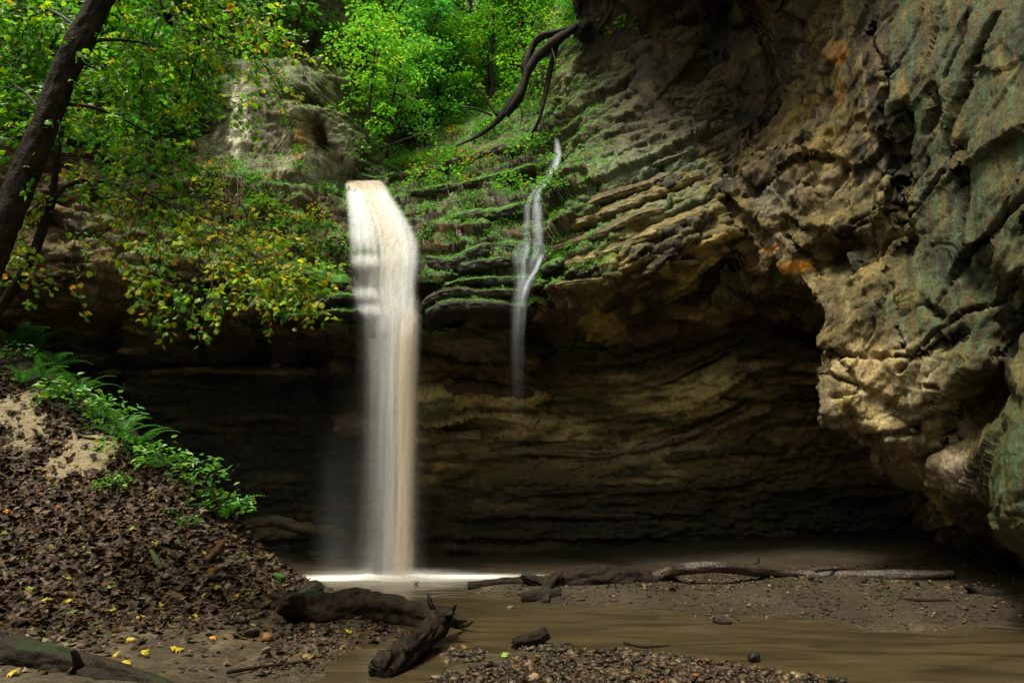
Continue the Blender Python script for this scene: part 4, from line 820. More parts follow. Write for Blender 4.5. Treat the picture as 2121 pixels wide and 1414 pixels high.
# ------------------------------------------------------------------ driftwood
def ground_hit(px, py, y0=3.5, y1=13):
    Ys_ = np.linspace(y0, y1, 400); d = ray(px, py); P = CAM+d*(Ys_/d[1])[:, None]
    gz_ = ground_z(P[:, 0], P[:, 1]); k = np.argmax(P[:, 2] < gz_) if (P[:, 2] < gz_).any() else 399
    return np.array([P[k, 0], P[k, 1], gz_[k]])
def wood(name, limbs, m, label, cat, group=None, names=None, segs=30, rough=.17, step=.022, knots=.42):
    """limbs: list of [(px, py, z, r), ...]; first limb is the body, the others its snags"""
    first = np.array([on_z(*q[:3]) for q in limbs[0]]); base = first[0]*np.array([1, 1, 0])
    if len(limbs) == 1:
        V, F = tube(first, [q[3] for q in limbs[0]], segs, step, rough, 7., R_.random()*50, knots=knots)
        return link(name, quads_to_mesh(name, [(V-base, F)]), m, None, label, cat, group, loc=base)
    root = link(name, None, None, None, label, cat, group, loc=base)
    for i, l in enumerate(limbs):
        V, F = tube([on_z(*q[:3]) for q in l], [q[3] for q in l], segs if i == 0 else 12, step if i == 0 else .015, rough, 7., R_.random()*50, knots=knots)
        nm = "stem" if i == 0 else (names or "snag"); link(nm, quads_to_mesh(nm, [(V-base, F)]), m, root)
    return root
wood("fallen_log", [[(583, 1240, .34, .09), (620, 1258, .2, .115), (680, 1266, .13, .12), (740, 1257, .14, .14), (800, 1260, .12, .13), (860, 1273, .09, .105), (920, 1282, .06, .07), (965, 1291, .03, .03)],
    [(752, 1254, .16, .09), (742, 1240, .22, .06), (735, 1224, .31, .02)], [(940, 1286, .06, .035), (962, 1294, .05, .02), (980, 1286, .1, .008)]], DRIFT, "thick greenish log with a humped snag lying against the leaf bank", "log")
wood("forked_branch", [[(788, 1388, .05, .075), (800, 1378, .06, .085), (826, 1362, .08, .075), (850, 1346, .10, .09), (874, 1328, .12, .078), (896, 1306, .14, .092), (914, 1290, .16, .085), (930, 1276, .18, .045)],
    [(902, 1300, .17, .05), (897, 1278, .24, .032), (898, 1262, .29, .024), (891, 1246, .36, .018), (887, 1226, .44, .005)], [(922, 1282, .19, .045), (932, 1272, .25, .028), (938, 1264, .28, .02), (946, 1251, .35, .004)], [(898, 1308, .11, .045), (880, 1300, .09, .03), (868, 1299, .07, .022), (860, 1290, .07, .014), (850, 1280, .10, .005)], [(846, 1346, .15, .03), (838, 1340, .17, .018), (836, 1330, .20, .006)], [(926, 1286, .14, .04), (944, 1290, .10, .025), (958, 1286, .09, .012)], [(872, 1324, .17, .02), (878, 1316, .2, .012), (880, 1306, .23, .004)]], BLACKW, "dark forked branch with two upright prongs standing in the shallows", "branch", names="prong", rough=.32, knots=.38)
wood("short_log", [[(1064, 1334, .035, .045), (1090, 1328, .05, .055), (1115, 1322, .06, .055), (1134, 1311, .10, .045)]], BLACKW, "short black chunk of wood on the foreground gravel", "log")
wood("thick_log", [[(1126, 1207, .10, .09), (1170, 1199, .16, .11), (1230, 1194, .19, .13), (1290, 1194, .18, .13), (1345, 1197, .15, .10), (1400, 1199, .13, .07)],], BLACKW, "thick wet blue-black log on the gravel bar by the pool", "log")
wood("long_branch", [[(1300, 1206, .1, .06), (1350, 1197, .15, .075), (1390, 1183, .25, .07), (1430, 1175, .33, .07), (1500, 1174, .34, .07), (1560, 1181, .28, .066), (1650, 1188, .22, .062), (1750, 1191, .23, .06), (1850, 1192, .25, .07), (1930, 1190, .28, .06), (1975, 1186, .31, .04)]], PALEW, "long smooth brown branch stretched across the gravel bar", "branch", rough=.08, knots=.15)
wood("dark_log", [[(970, 1213, .05, .04), (1000, 1211, .06, .055), (1060, 1209, .07, .06), (1130, 1209, .07, .06)]], BLACKW, "low slick black log at the tip of the gravel bar", "log")
wood("forked_stump", [[(1082, 1190, .2, .045), (1105, 1200, .15, .05), (1130, 1212, .1, .055), (1132, 1246, .02, .035)], [(1130, 1215, .1, .05), (1145, 1203, .16, .035), (1165, 1184, .27, .02)], [(1080, 1239, .035, .04), (1110, 1236, .045, .05), (1160, 1230, .06, .05)]], BARK, "small brown forked root stump before the thick log", "stump", names="root", rough=.3, knots=.7)
wood("dark_stick", [[(2000, 1214, .24, .02), (2020, 1224, .18, .035), (2060, 1234, .14, .04), (2130, 1238, .13, .04), (2220, 1242, .12, .035)]], BLACKW, "curved black stick near the foot of the leaning wall", "stick")
wood("mossy_log", [[(-90, 1322, .26, .09), (20, 1345, .2, .088), (120, 1366, .16, .085), (220, 1388, .12, .075), (300, 1410, .08, .06), (360, 1432, .06, .04)], [(165, 1378, .22, .035), (160, 1362, .28, .025), (150, 1346, .34, .012)]], BARK, "big mossy log lying across the near sand with a broken stub", "log")
for pl, lb in [([(1292, 1331, .04, .012), (1335, 1339, .04, .012), (1388, 1336, .05, .006)], "thin black twig lying on the foreground gravel"), ([(1858, 1240, .13, .022), (1910, 1243, .12, .022), (1968, 1243, .12, .014)], "straight dark stick flat on the gravel bar below the long branch"),
               ([(1690, 1182, .3, .015), (1740, 1178, .3, .015), (1790, 1181, .27, .008)], "thin bluish stick behind the long brown branch"), ([(1640, 1216, .14, .03), (1690, 1212, .14, .03), (1720, 1213, .13, .015)], "dark broken stick just under the long brown branch"),
               ([(1030, 1396, .03, .012), (1080, 1392, .05, .014), (1130, 1404, .04, .01), (1150, 1412, .03, .006)], "brown twig in the leaf debris at the bottom edge"), ([(470, 1392, .08, .012), (560, 1378, .065, .012), (640, 1368, .06, .008)], "thin dark root half buried in the near sand"),
               ([(1478, 1286, .01, .02), (1500, 1289, .012, .02), (1516, 1288, .015, .012)], "little dark stick caught in the brown stream"), ([(1560, 1170, .3, .012), (1572, 1163, .34, .01), (1570, 1155, .4, .006)], "tiny upright twig behind the long branch")]:
    wood("stick", [pl], BLACKW, lb, "stick", "sticks washed up along the stream", segs=7, knots=.1)
def bank_stick(pxs, r, m, label):
    P = np.array([ground_hit(*q) for q in pxs]); P[:, 2] += r*.7; b = P[0].copy()
    V, F = tube(P, [r*.7]+[r]*(len(P)-2)+[r*.5], 9, .03, .15, 7., R_.random()*50, knots=.2)
    return link("stick", quads_to_mesh("stick", [(V-b, F)]), m, None, label, "stick", "sticks lying on the leaf bank", loc=b)
bank_stick([(428, 1170), (445, 1150), (462, 1130)], .045, bark_material("red_wood", (.04, .018, .008), (.12, .055, .025), None, .4), "reddish bare stick jutting from the leaf bank")
bank_stick([(312, 1148), (322, 1165), (334, 1186)], .035, bark_material("moss_wood", (.03, .025, .01), (.09, .08, .02), (.06, .08, .02), .5, mossamt=.5), "short mossy stick stuck in the leaf bank")
bank_stick([(70, 828), (130, 852), (190, 885), (225, 902)], .04, BARK, "long dark branch lying along the crest of the leaf bank")
bank_stick([(160, 905), (200, 912), (235, 916)], .015, BLACKW, "thin black twig on the pale sand of the bank")

# ------------------------------------------------------------------ stones
def rock_lump(size, seed, sub=3, blocky=.0):
    import bmesh
    bm = bmesh.new(); bmesh.ops.create_icosphere(bm, subdivisions=sub, radius=1)
    V = np.array([v.co[:] for v in bm.verts]); F = np.array([[v.index for v in f.verts] for f in bm.faces]); bm.free()
    r = np.random.default_rng(seed)
    for _ in range(9):                                        # cut flat faces
        n = unit(r.normal(size=3)); h = r.uniform(.45, .85); d = V@n-h; V = V-np.where(d > 0, d*.93, 0)[:, None]*n
    V = V*(1+.10*fbm(V*1.7+seed, 3)[:, None]); return V*np.array(size), F
stone_mats = [STONE, bark_material("tan_stone", (.10, .065, .03), (.28, .19, .095), None, .35, 9., .5), bark_material("grey_stone", (.05, .048, .042), (.16, .15, .13), None, .3, 9., .5), bark_material("rust_stone", (.09, .04, .015), (.26, .12, .04), None, .35, 9., .5)]
MOSSY = bark_material("mossy_stone", (.02, .016, .01), (.06, .045, .03), (.05, .16, .015), .6, 8., .3, .42)
for k, (px, py, s, mi, lb) in enumerate([
  (640, 1238, (.21, .15, .13), 0, "large dark angular boulder leaning behind the greenish log"), (575, 1206, (.10, .08, .08), 4, "small mossy stone at the foot of the leaf bank by the pool"),
  (612, 1262, (.12, .09, .07), 0, "dark stone tucked under the near end of the greenish log"), (551, 1328, (.075, .06, .045), 3, "rusty tan stone on the near sand below the bank"),
  (520, 1318, (.11, .08, .06), 0, "black wet stone at the toe of the leaf bank"), (598, 1308, (.08, .06, .045), 0, "dark stone on wet sand between the bank and the forked branch"),
  (1655, 1408, (.045, .035, .03), 1, "single tan stone at the bottom edge in the shallows"), (1563, 1372, (.10, .06, .05), 0, "dark flat stone with debris near the end of the foreground gravel"),
  (920, 1348, (.03, .025, .02), 3, "orange pebble beside the forked branch"), (938, 1352, (.035, .026, .02), 1, "pale pebble beside the orange one by the forked branch"),
  (1057, 1277, (.05, .04, .02), 2, "lone stone breaking the stream surface in mid channel"), (862, 1224, (.05, .03, .03), 2, "grey stone glinting at the edge of the pool"),
  (835, 1213, (.05, .035, .03), 0, "dark stone left of the gravel tip in the pool"), (1105, 1408, (.05, .04, .03), 1, "tan stone in the debris at the bottom edge"),
  (1300, 1352, (.045, .035, .03), 0, "dark stone right of the black twig on the foreground gravel"), (500, 1290, (.09, .07, .05), 0, "half buried stone in the leaves at the bank toe"),
  (1995, 1262, (.06, .045, .035), 0, "dark stone on the far right of the gravel bar"), (1690, 1190, (.07, .05, .06), 0, "black stump-like stone behind the long branch"),
  (1335, 1215, (.05, .04, .03), 1, "tan stone below the thick log on the gravel bar"), (1820, 1206, (.05, .04, .035), 0, "round dark stone tucked under the long branch"), (1790, 1207, (.04, .04, .04), 0, "small black stone left of the round one under the long branch")]):
    p = ground_hit(px, py); p[2] = max(p[2], 0)
    V, F = rock_lump(s, 40+k); V[:, 2] += s[2]*.55
    link("stone", mesh_from("stone", V, F), MOSSY if mi == 4 else stone_mats[mi], None, lb, "stone", "loose stones along the stream", loc=p).rotation_euler[2] = R_.uniform(0, 6)

def in_poly(x, y, poly):
    c = np.zeros(x.shape, bool); n = len(poly)
    for i in range(n):
        (x0, y0), (x1, y1) = poly[i], poly[(i+1) % n]
        c ^= ((y0 > y) != (y1 > y)) & (x < (x1-x0)*(y-y0)/(y1-y0+1e-12)+x0)
    return c
PEB = []
for sd in range(4):
    import bmesh
    bm = bmesh.new(); bmesh.ops.create_icosphere(bm, subdivisions=1, radius=.5); V0 = np.array([v.co[:] for v in bm.verts]); F0 = np.array([[v.index for v in f.verts] for f in bm.faces]); bm.free()
    r = np.random.default_rng(sd+60); V0 = V0*r.uniform(.6, 1.3, (len(V0), 1))*np.array([1, .72, .42]); PEB.append((V0, F0))
GRAV = leaf_material("gravel_stone", 0.0, .5, .3)
def gravel(name, polys, n, smin, smax, label, lift=.35, stops=None):
    ch = []
    for poly, frac in polys:
        w = np.array([on_z(*q)[:2] for q in poly]); lo, hi = w.min(0), w.max(0); m = int(n*frac)
        q = RNG.uniform(lo, hi, (m*3, 2)); q = q[in_poly(q[:, 0], q[:, 1], w)]
        q = q[fbm(np.stack([q[:, 0]*2.2, q[:, 1]*2.2, q[:, 0]*0], -1), 3) > RNG.uniform(-.55, .25, len(q))][:m]
        z0 = ground_z(q[:, 0], q[:, 1]); ok = z0 > -.03; q, z0 = q[ok], z0[ok]
        sz = smin*(smax/smin)**(RNG.random(len(q))**3.0)
        for t in range(4):
            i = np.arange(len(q)) % 4 == t; k = i.sum()
            a = RNG.uniform(0, 2*np.pi, k); ax = np.stack([np.cos(a), np.sin(a), RNG.normal(0, .25, k)], 1); nn = np.stack([RNG.normal(0, .35, k), RNG.normal(0, .35, k), np.ones(k)], 1)
            ch.append(leaves(PEB[t], np.column_stack([q[i], z0[i]+sz[i]*.5*lift]), ax, nn, sz[i], mixcol(stops or [(4, (.028, .019, .011)), (3, (.05, .034, .019)), (2, (.075, .046, .02)), (1, (.10, .075, .043)), (.35, (.18, .14, .09)), (1.5, (.015, .012, .009)), (.25, (.16, .07, .018))], k)))
    me = leafmesh(name, ch); me.polygons.foreach_set('use_smooth', np.ones(len(me.polygons), bool))
    return link(name, me, GRAV, kind="stuff", label=label)
gravel("gravel_bar", [([(960, 1222), (1080, 1205), (1300, 1205), (1600, 1205), (2000, 1215), (2160, 1240), (2160, 1285), (1900, 1312), (1500, 1292), (1150, 1258)], 1)], 7500, .012, .06, "wet brown gravel spread over the bar beside the stream", stops=[(4, (.032, .022, .012)), (3, (.06, .04, .02)), (2, (.10, .062, .024)), (1.0, (.14, .10, .05)), (.35, (.25, .2, .12)), (1, (.017, .014, .01)), (.3, (.18, .09, .02))])
gravel("gravel_foreground", [([(880, 1440), (900, 1395), (1040, 1380), (1150, 1360), (1260, 1340), (1400, 1352), (1500, 1375), (1620, 1388), (1790, 1425), (1790, 1460)], 1), ([(890, 1345), (960, 1335), (1010, 1350), (990, 1375), (920, 1372)], .12), ([(1050, 1340), (1180, 1330), (1230, 1345), (1120, 1352)], .1)], 5000, .012, .10, "wet pebbles and bits of shell in the near shallows")
gravel("gravel_shore", [([(560, 1320), (640, 1290), (760, 1280), (900, 1300), (880, 1330), (760, 1345), (640, 1400), (520, 1420)], 1), ([(600, 1215), (700, 1212), (950, 1212), (960, 1235), (840, 1236)], .2)], 2600, .012, .05, "scattered pebbles and grit on the near sandy shore")

# ------------------------------------------------------------------ fallen leaves on the bank
def litter(n, x0, x1, y0, y1, dens):
    q = RNG.uniform((x0, y0), (x1, y1), (n, 2)); z0 = ground_z(q[:, 0], q[:, 1]); P = np.column_stack([q, z0])
    keep = RNG.random(n) < dens(P); P = P[keep]; e = .02
    gx_ = (ground_z(P[:, 0]+e, P[:, 1])-P[:, 2])/e; gy_ = (ground_z(P[:, 0], P[:, 1]+e)-P[:, 2])/e
    nn = unit(np.column_stack([-gx_, -gy_, np.ones(len(P))])); return P, nn
SANDY = [(at(170, 930, 9.05), .5), (at(40, 830, 9.6), .42), (at(200, 965, 8.9), .25), (at(60, 885, 9.3), .25)]
def bank_dens(P):
    d = sstep(.09, .24, P[:, 2])*sstep(-1.9, -2.4, P[:, 0]+.15*fbm(P*2, 2))*(.75+.25*np.sign(fbm(P*1.5, 2)+.3))
    for c, r in SANDY: d = d*(1-.93*sstep(1, .6, np.hypot(P[:, 0]-c[0], P[:, 1]-c[1])/r+.5*fbm(P*2.5, 3)))
    return np.clip(d+.04*(P[:, 2] > .03), 0, 1)
P, nn = litter(52000, -8.6, -1.6, 5.2, 10.2, bank_dens); k = len(P)
a = RNG.uniform(0, 2*np.pi, k); ax = np.stack([np.cos(a), np.sin(a), RNG.normal(0, .3, k)], 1)
nn = nn+RNG.normal(0, .2, (k, 3)); C = mixcol([(6, (.032, .019, .010)), (5, (.058, .034, .018)), (3, (.095, .054, .025)), (.9, (.16, .11, .06)), (1.5, (.016, .011, .007)), (.16, (.22, .18, .03)), (.14, (.08, .12, .025)), (.25, (.15, .06, .016))], k)
litter_o = link("leaf_litter", leafmesh("leaf_litter", [leaves(LITLEAF, P+nn*RNG.uniform(.004, .022, (k, 1)), ax, nn, .035+.085*RNG.random(k), C, .06)]), LITTER, kind="stuff", label="wet brown fallen leaves matted over the bank")
def wet_leaves(name, poly, n, label):
    w = np.array([on_z(*q)[:2] for q in poly]); q = RNG.uniform(w.min(0), w.max(0), (n*3, 2)); q = q[in_poly(q[:, 0], q[:, 1], w)][:n]
    P = np.column_stack([q, np.maximum(ground_z(q[:, 0], q[:, 1]), 0)+.012]); P = P[fbm(P*3, 2) > -.1]; m = len(P); a = RNG.uniform(0, 6.3, m)
    link(name, leafmesh(name, [leaves(MAPLE, P, np.stack([np.cos(a), np.sin(a), RNG.normal(.1, .2, m)], 1), np.column_stack([RNG.normal(0, .35, (m, 2)), np.ones(m)]), RNG.uniform(.05, .10, m), mixcol([(4, (.03, .018, .01)), (3, (.055, .03, .014)), (1, (.10, .055, .02)), (.3, (.16, .10, .03))], m), .10)]), LITTER, kind="stuff", label=label)
wet_leaves("wet_leaves", [(880, 1430), (1000, 1380), (1250, 1345), (1420, 1360), (1600, 1395), (1750, 1430)], 520, "dark sodden leaves caught in the foreground gravel")
wet_leaves("wet_leaves", [(560, 1320), (700, 1290), (900, 1290), (880, 1320), (700, 1350), (560, 1410)], 260, "dark sodden leaves strewn along the sandy shore")
wet_leaves("wet_leaves", [(1250, 1215), (1990, 1215), (1990, 1260), (1250, 1240)], 200, "dark leaves and bark bits on the gravel bar")
# bright single leaves that stand out
ML = {}
for nm, cc in (("yellow", (.46, .36, .02)), ("lime", (.20, .34, .04)), ("orange", (.5, .22, .02))):
    v, f, c = leaves(MAPLE, np.zeros((1, 3)), np.array([[1., 0, 0]]), np.array([[0, 0, 1.]]), np.array([1.]), np.array([cc]), .07); ML[nm] = mesh_from("fallen_leaf", v-np.array([.4, 0, 0]), f, c, False); ML[nm].materials.append(LITTER)
from mathutils import Matrix
spots = [(240, 1362, "yellow"), (142, 1250, "yellow"), (230, 1270, "yellow"), (270, 1330, "yellow"), (60, 1225, "lime"), (200, 1313, "lime"), (230, 1222, "lime"), (330, 1260, "yellow"), (400, 1282, "yellow"), (440, 1328, "orange"), (290, 1285, "yellow"), (140, 1103, "orange"), (100, 1070, "lime"), (160, 1025, "lime"), (25, 1400, "yellow"), (10, 1110, "lime"), (50, 1160, "lime"), (320, 1130, "yellow"), (350, 1160, "yellow"), (270, 1100, "lime"), (390, 1085, "lime"), (260, 1380, "yellow"), (95, 1250, "yellow"), (170, 1140, "yellow"), (30, 1010, "yellow"), (90, 980, "orange"), (300, 1360, "yellow"), (1045, 1363, "lime"), (722, 1313, "yellow"), (550, 1330, "orange"), (420, 1240, "yellow"), (365, 1350, "yellow"), (490, 1240, "yellow"), (80, 1315, "lime"), (200, 1180, "yellow"), (15, 1065, "orange")]
for px, py, cn in spots:
    p = ground_hit(px, py); p[2] = max(p[2], .01)+.035
    o = link("fallen_leaf", ML[cn], None, None, {"yellow": ("bright yellow fallen leaf on the open sand at the bank foot" if py > 1322 else "bright yellow fallen leaf low on the brown litter" if py > 1200 else "bright yellow fallen leaf high on the brown litter"), "lime": ("lime green fallen leaf caught on the foreground gravel" if px > 900 else "lime green fallen leaf low on the leaf bank" if py > 1150 else "lime green fallen leaf high on the leaf bank"), "orange": "orange fallen leaf lying among the brown litter"}[cn], "leaf", {"yellow": "yellow leaves on the bank", "lime": "lime green leaves on the bank", "orange": "orange leaves on the bank"}[cn], loc=p)
    o.rotation_euler = (R_.uniform(.1, .7), R_.uniform(-.3, .3), R_.uniform(-1.5, 1.5)); s = R_.uniform(.07, .11); o.scale = (s, s, s)

# ------------------------------------------------------------------ wooded hillside above the falls
def hill_z(X, Y):
    s = np.where(X > -2.3, .45, .9)
    return 6.6+.5*np.maximum(0, Y-12.5)+s*np.abs(X+2.3)*.8-.03*np.maximum(0, Y-30)
hx, hy = np.meshgrid(np.linspace(-34, 26, 140), np.linspace(15.5, 75, 120)); hz = hill_z(hx, hy); PH = np.stack([hx, hy, hz], -1); PH[..., 2] += .5*fbm(PH*.4, 3)-1.2*sstep(22, 15.5, hy)
C = np.broadcast_to(np.array([.06, .045, .025]), PH.shape).copy(); C = lerp(C, [.05, .09, .02], sstep(-.1, .3, fbm(PH*.6, 3)))
link("hillside", mesh_from("hillside", PH.reshape(-1, 3), grid_faces(*PH.shape[:2]), np.concatenate([C, np.full(C.shape[:2]+(1,), .8)], -1).reshape(-1, 4)), ROCK, kind="structure", label="wooded hillside rising behind the notch")

GREENS = [(5, (.10, .30, .03)), (4, (.065, .22, .025)), (2.5, (.18, .38, .035)), (1.5, (.065, .27, .085)), (.7, (.34, .40, .03)), (.15, (.42, .25, .03))]
def spray_crown(clumps, per, size, stops, tpl=KITE, flat=.28, tilt=.5):
    """clumps: (n,4) centre and radius; layered flat sprays of leaves"""
    ch = []
    for cx, cy, cz, cr in clumps:
        n = int(per*RNG.uniform(.6, 1.3)); r = cr*np.sqrt(RNG.random(n)); a = RNG.uniform(0, 2*np.pi, n)
        P = np.column_stack([cx+r*np.cos(a), cy+r*np.sin(a), cz+RNG.normal(0, cr*flat*.4, n)-.22*r*r/cr])
        ax = np.column_stack([np.cos(a)+RNG.normal(0, .5, n), np.sin(a)+RNG.normal(0, .5, n), RNG.normal(-.35, .25, n)])
        nn = np.column_stack([RNG.normal(0, tilt, n), RNG.normal(-.25, tilt, n), np.ones(n)])
        base = mixcol(stops, 1); C = .55*mixcol(stops, n)+.45*base
        ch.append(leaves(tpl, P, ax, nn, RNG.uniform(.7, 1.3, n)*size, C))
    return ch
def forest_tree(h, r0, lo, rad, nclump, per, size, stops, lean=(0, 0), seed=1):
    rr = np.random.default_rng(seed)
    trunk = [(0, 0, -.6), (lean[0]*.1, lean[1]*.1, h*.25), (lean[0]*.4+rr.normal(0, .1), lean[1]*.4, h*.55), (lean[0], lean[1], h)]
    parts = [tube(trunk, [r0*1.25, r0, r0*.7, r0*.2], 8, .4, .1, 3., seed)]
    cl = []; br = []
    for i in range(nclump):
        t = rr.uniform(lo, 1.02); c0 = np.array([np.interp(t, [0, .25, .55, 1], [q[k] for q in trunk]) for k in range(3)])
        a = rr.uniform(0, 2*np.pi); R1 = rad*rr.uniform(.25, 1)*np.interp(t, [lo, lo+.3, 1.02], [.75, 1, .4])
        e = c0+np.array([math.cos(a)*R1, math.sin(a)*R1, rr.uniform(-.1, .5)*R1*.6]); cl.append((*e, rr.uniform(.45, .95)*rad*.36))
        br.append(tube([c0-np.array([0, 0, .3*R1]), (c0+e)/2, e], [r0*.25, r0*.16, r0*.05], 5, .5, .05, 3., i, caps=False))
    root = bpy.data.objects.new("forest_tree", None); col.objects.link(root); root["category"] = "tree"
    link("trunk", quads_to_mesh("trunk", parts), BARK, root); link("branches", quads_to_mesh("branches", br), TWIG, root, kind="stuff")
    link("crown", leafmesh("crown", spray_crown(cl, per, size, stops)), LEAF, root)
    return root
G2 = [(4, (.11, .33, .035)), (3, (.17, .38, .04)), (2, (.065, .22, .03)), (.5, (.32, .40, .03)), (.1, (.48, .30, .03))]
G3 = [(5, (.06, .25, .05)), (3, (.075, .31, .09)), (2, (.045, .16, .03)), (1, (.16, .36, .04))]
protos = [forest_tree(9, .13, .28, 2.5, 56, 95, .14, GREENS, (.5, 0), 1), forest_tree(10, .16, .3, 2.8, 62, 95, .14, G3, (-.6, .2), 2), forest_tree(8, .10, .2, 2.2, 56, 95, .13, G2, (.3, -.6), 3), forest_tree(12, .18, .3, 3.2, 70, 100, .17, GREENS, (-.8, .5), 4)]
sap = [forest_tree(3.4, .035, .15, 1.25, 40, 55, .10, G2, (.4, -.3), 5), forest_tree(3.0, .03, .1, 1.1, 36, 55, .095, G3, (-.3, -.4), 6), forest_tree(2.6, .03, .15, 1.1, 34, 55, .10, GREENS, (.1, -.5), 7)]
used = set()
def place(proto, p, rz, s, label, group, name=None):
    key = id(proto)
    o = proto if key not in used else copy_tree(proto)
    used.add(key); o.location = p; o.rotation_euler = (0, 0, rz); o.scale = (s, s, s*R_.uniform(.9, 1.1)); o["label"] = label; o["group"] = group
    if name: o.name = name
    return o
def hz1(X, Y): return float(hill_z(np.array(X), np.array(Y)))
# rows of trees up the hollow; each stands on the slope
rows = [(16.5, [-4.6, -1.6, .4, 2.4]), (18.5, [-6.6, -3.6, -1.0, 1.6, 3.6]), (21, [-9, -6, -4.4, -2.2, .4, 2.8]), (24.5, [-11.5, -8, -5.4, -3.2, -.8, 1.6, 4.2]), (29, [-14, -10, -6.8, -4, -1.4, 1.4, 4.4, 7]), (35, [-17, -12, -8.5, -5, -2, 1.2, 5, 9]), (43, [-18, -12, -7, -2.5, 2, 7])]
TADJ = ['mid green ', 'bluish green ', 'yellow-green ', 'tall broad ']
for i, (Y, xs) in enumerate(rows):
    for j, X in enumerate(xs):
        X += R_.uniform(-.5, .5); Yj = Y+R_.uniform(-.8, .8); k = R_.choice([0, 1, 2, 3] if Y > 20 else [0, 1, 2])
        nm = ["nearest trees behind the notch", "nearest trees behind the notch", "trees half way up the hollow", "trees half way up the hollow", "far trees at the head of the hollow", "far trees at the head of the hollow", "far trees at the head of the hollow"][i]
        place(protos[k], (X, Yj, hz1(X, Yj)-.3), R_.uniform(0, 6.3), R_.uniform(.8, 1.15) if Y > 18 else R_.uniform(.55, .8), TADJ[k]+{0: "leafy tree just behind the waterfall notch", 2: "leafy tree half way up the hollow behind the falls", 4: "far tree at the head of the hollow"}[min(4, i//2*2)], nm)
# saplings rooted on the slope and the cliff tops
for k, (px, py, s, lb) in enumerate([(800, 330, .8, "sapling just right of the top of the fall"), (880, 300, .9, "pale leafy sapling on the bank above the fall"), (950, 250, 1.0, "spreading sapling in the middle of the slope above the fall"), (1010, 215, .9, "sapling left of the dead limbs"), (860, 235, 1.1, "tall sapling on the upper slope above the fall"), (1120, 200, .8, "sapling behind the dead limbs"), (1200, 60, .8, "sapling on the rim at the top of the right shoulder"), (1235, 20, .8, "sapling hanging over the right shoulder rim"), (1060, 150, 1.0, "sapling at the top of the slope under the twin trunks"), (650, 90, .7, "sapling crowning the pale cliff face"), (570, 50, .7, "leafy sapling above the white lichen streak"), (660, 60, 1.1, "sapling on the cliff top beside the notch"), (760, 290, .9, "sapling at the mouth of the notch"), (920, 180, 1.1, "sapling high on the slope behind the fall")]):
    p, n = surf_A(px, py); place(sap[k % 3], p-np.array([0, 0, .1]), R_.uniform(0, 6), s, lb, "saplings on the slope above the falls", "sapling")
for k, (px, py, Y, s, lb) in enumerate([(60, 20, 10.6, 1.3, "bushy sapling hanging over the far left cliff top"), (170, -20, 11.0, 1.4, "bushy sapling behind the leaning trunk"), (280, 30, 11.2, 1.3, "bushy sapling on the cliff right of the leaning trunk"), (370, 60, 11.4, 1.3, "bushy sapling left of the pale cliff face"), (440, -60, 11.6, 1.2, "bushy sapling at the top of the pale cliff face"), (20, 170, 10.4, 1.1, "bush on the left cliff below the cliff top"), (250, 170, 10.9, 1.1, "bush on the dark cliff in the middle of the leaves"), (340, 190, 11.1, .8, "bush just left of the white lichen streak"), (150, 130, 10.7, 1.2, "bush right behind the leaning trunk"), (330, -60, 11.3, 1.5, "tree crown spilling over the cliff from above"), (530, -70, 11.8, 1.1, "leafy crown over the pale cliff face"), (610, -50, 12, 1.1, "leafy crown between the pale face and the notch")]):
    p, n = surf_A(px, max(py, -100)); place(sap[k % 3], p-np.array([0, .1, 1.6*s]), R_.uniform(0, 6), s, lb, "bushes and saplings on the left cliff", "sapling")
# dark trunks that show between the leaves
def bare_trunk(pxs, r, Y, label, fork=None):
    P = np.array([at(a, b, Y) for a, b in pxs]); P = np.vstack([P[0]-np.array([0, 0, 3.0]), P, P[-1]+(P[-1]-P[-2])*1.5]); b = P[0].copy()
    root = link("forest_tree", None, None, None, label, "tree", "dark trunks in the hollow", loc=b)
    V, F = tube(P-b, np.linspace(r*1.1, r*.6, len(P)), 10, .25, .1, 3., r); link("trunk", quads_to_mesh("trunk", [(V, F)]), BARK, root)
    top = P[-1]-b; cl = [(*(top+RNG.normal(0, 1, 3)*np.array([1.6, 1.6, .9])+np.array([0, 0, .8])), RNG.uniform(.6, 1.1)) for _ in range(22)]
    link("crown", leafmesh("crown", spray_crown(cl, 70, .16, GREENS)), LEAF, root)
bare_trunk([(1072, 95), (1052, 40), (1030, -10), (1010, -60)], .20, 17, "dark leaning trunk above the dead limbs")
bare_trunk([(1074, 95), (1070, 30), (1062, -30), (1060, -80)], .17, 17.2, "dark upright trunk beside the leaning one above the dead limbs")
bare_trunk([(1096, 60), (1092, 10), (1092, -50)], .19, 18.5, "dark trunk right of the twin trunks at the top of the slope")
bare_trunk([(868, 190), (862, 110), (855, 50), (850, -40)], .08, 18, "slim dark trunk in the green hollow above the fall")
bare_trunk([(738, 300), (733, 220), (732, 150), (728, 60)], .20, 22, "dark trunk deep in the hollow straight above the notch")
bare_trunk([(757, 300), (752, 240), (754, 180), (750, 100)], .11, 21, "slim trunk just right of the deep dark one above the notch")
bare_trunk([(1010, 170), (990, 100), (978, 30)], .07, 16, "thin leaning trunk left of the twin trunks")
bare_trunk([(1020, 200), (1018, 120), (1022, 40)], .05, 15.5, "thin straight sapling trunk under the twin trunks")
def wood3(name, limbs, m, label, cat, part="limb", group=None):
    b = np.array(limbs[0][0][0]); root = link(name, None, None, None, label, cat, group, loc=b)
    for i, l in enumerate(limbs):
        V, F = tube(np.array([q[0] for q in l])-b, [q[1] for q in l], 10, .05, .2, 6., R_.random()*40, knots=.45); link(part, quads_to_mesh(part, [(V, F)]), m, root)
    return root
A_ = lambda a, b, Y, r: (at(a, b, Y), r)
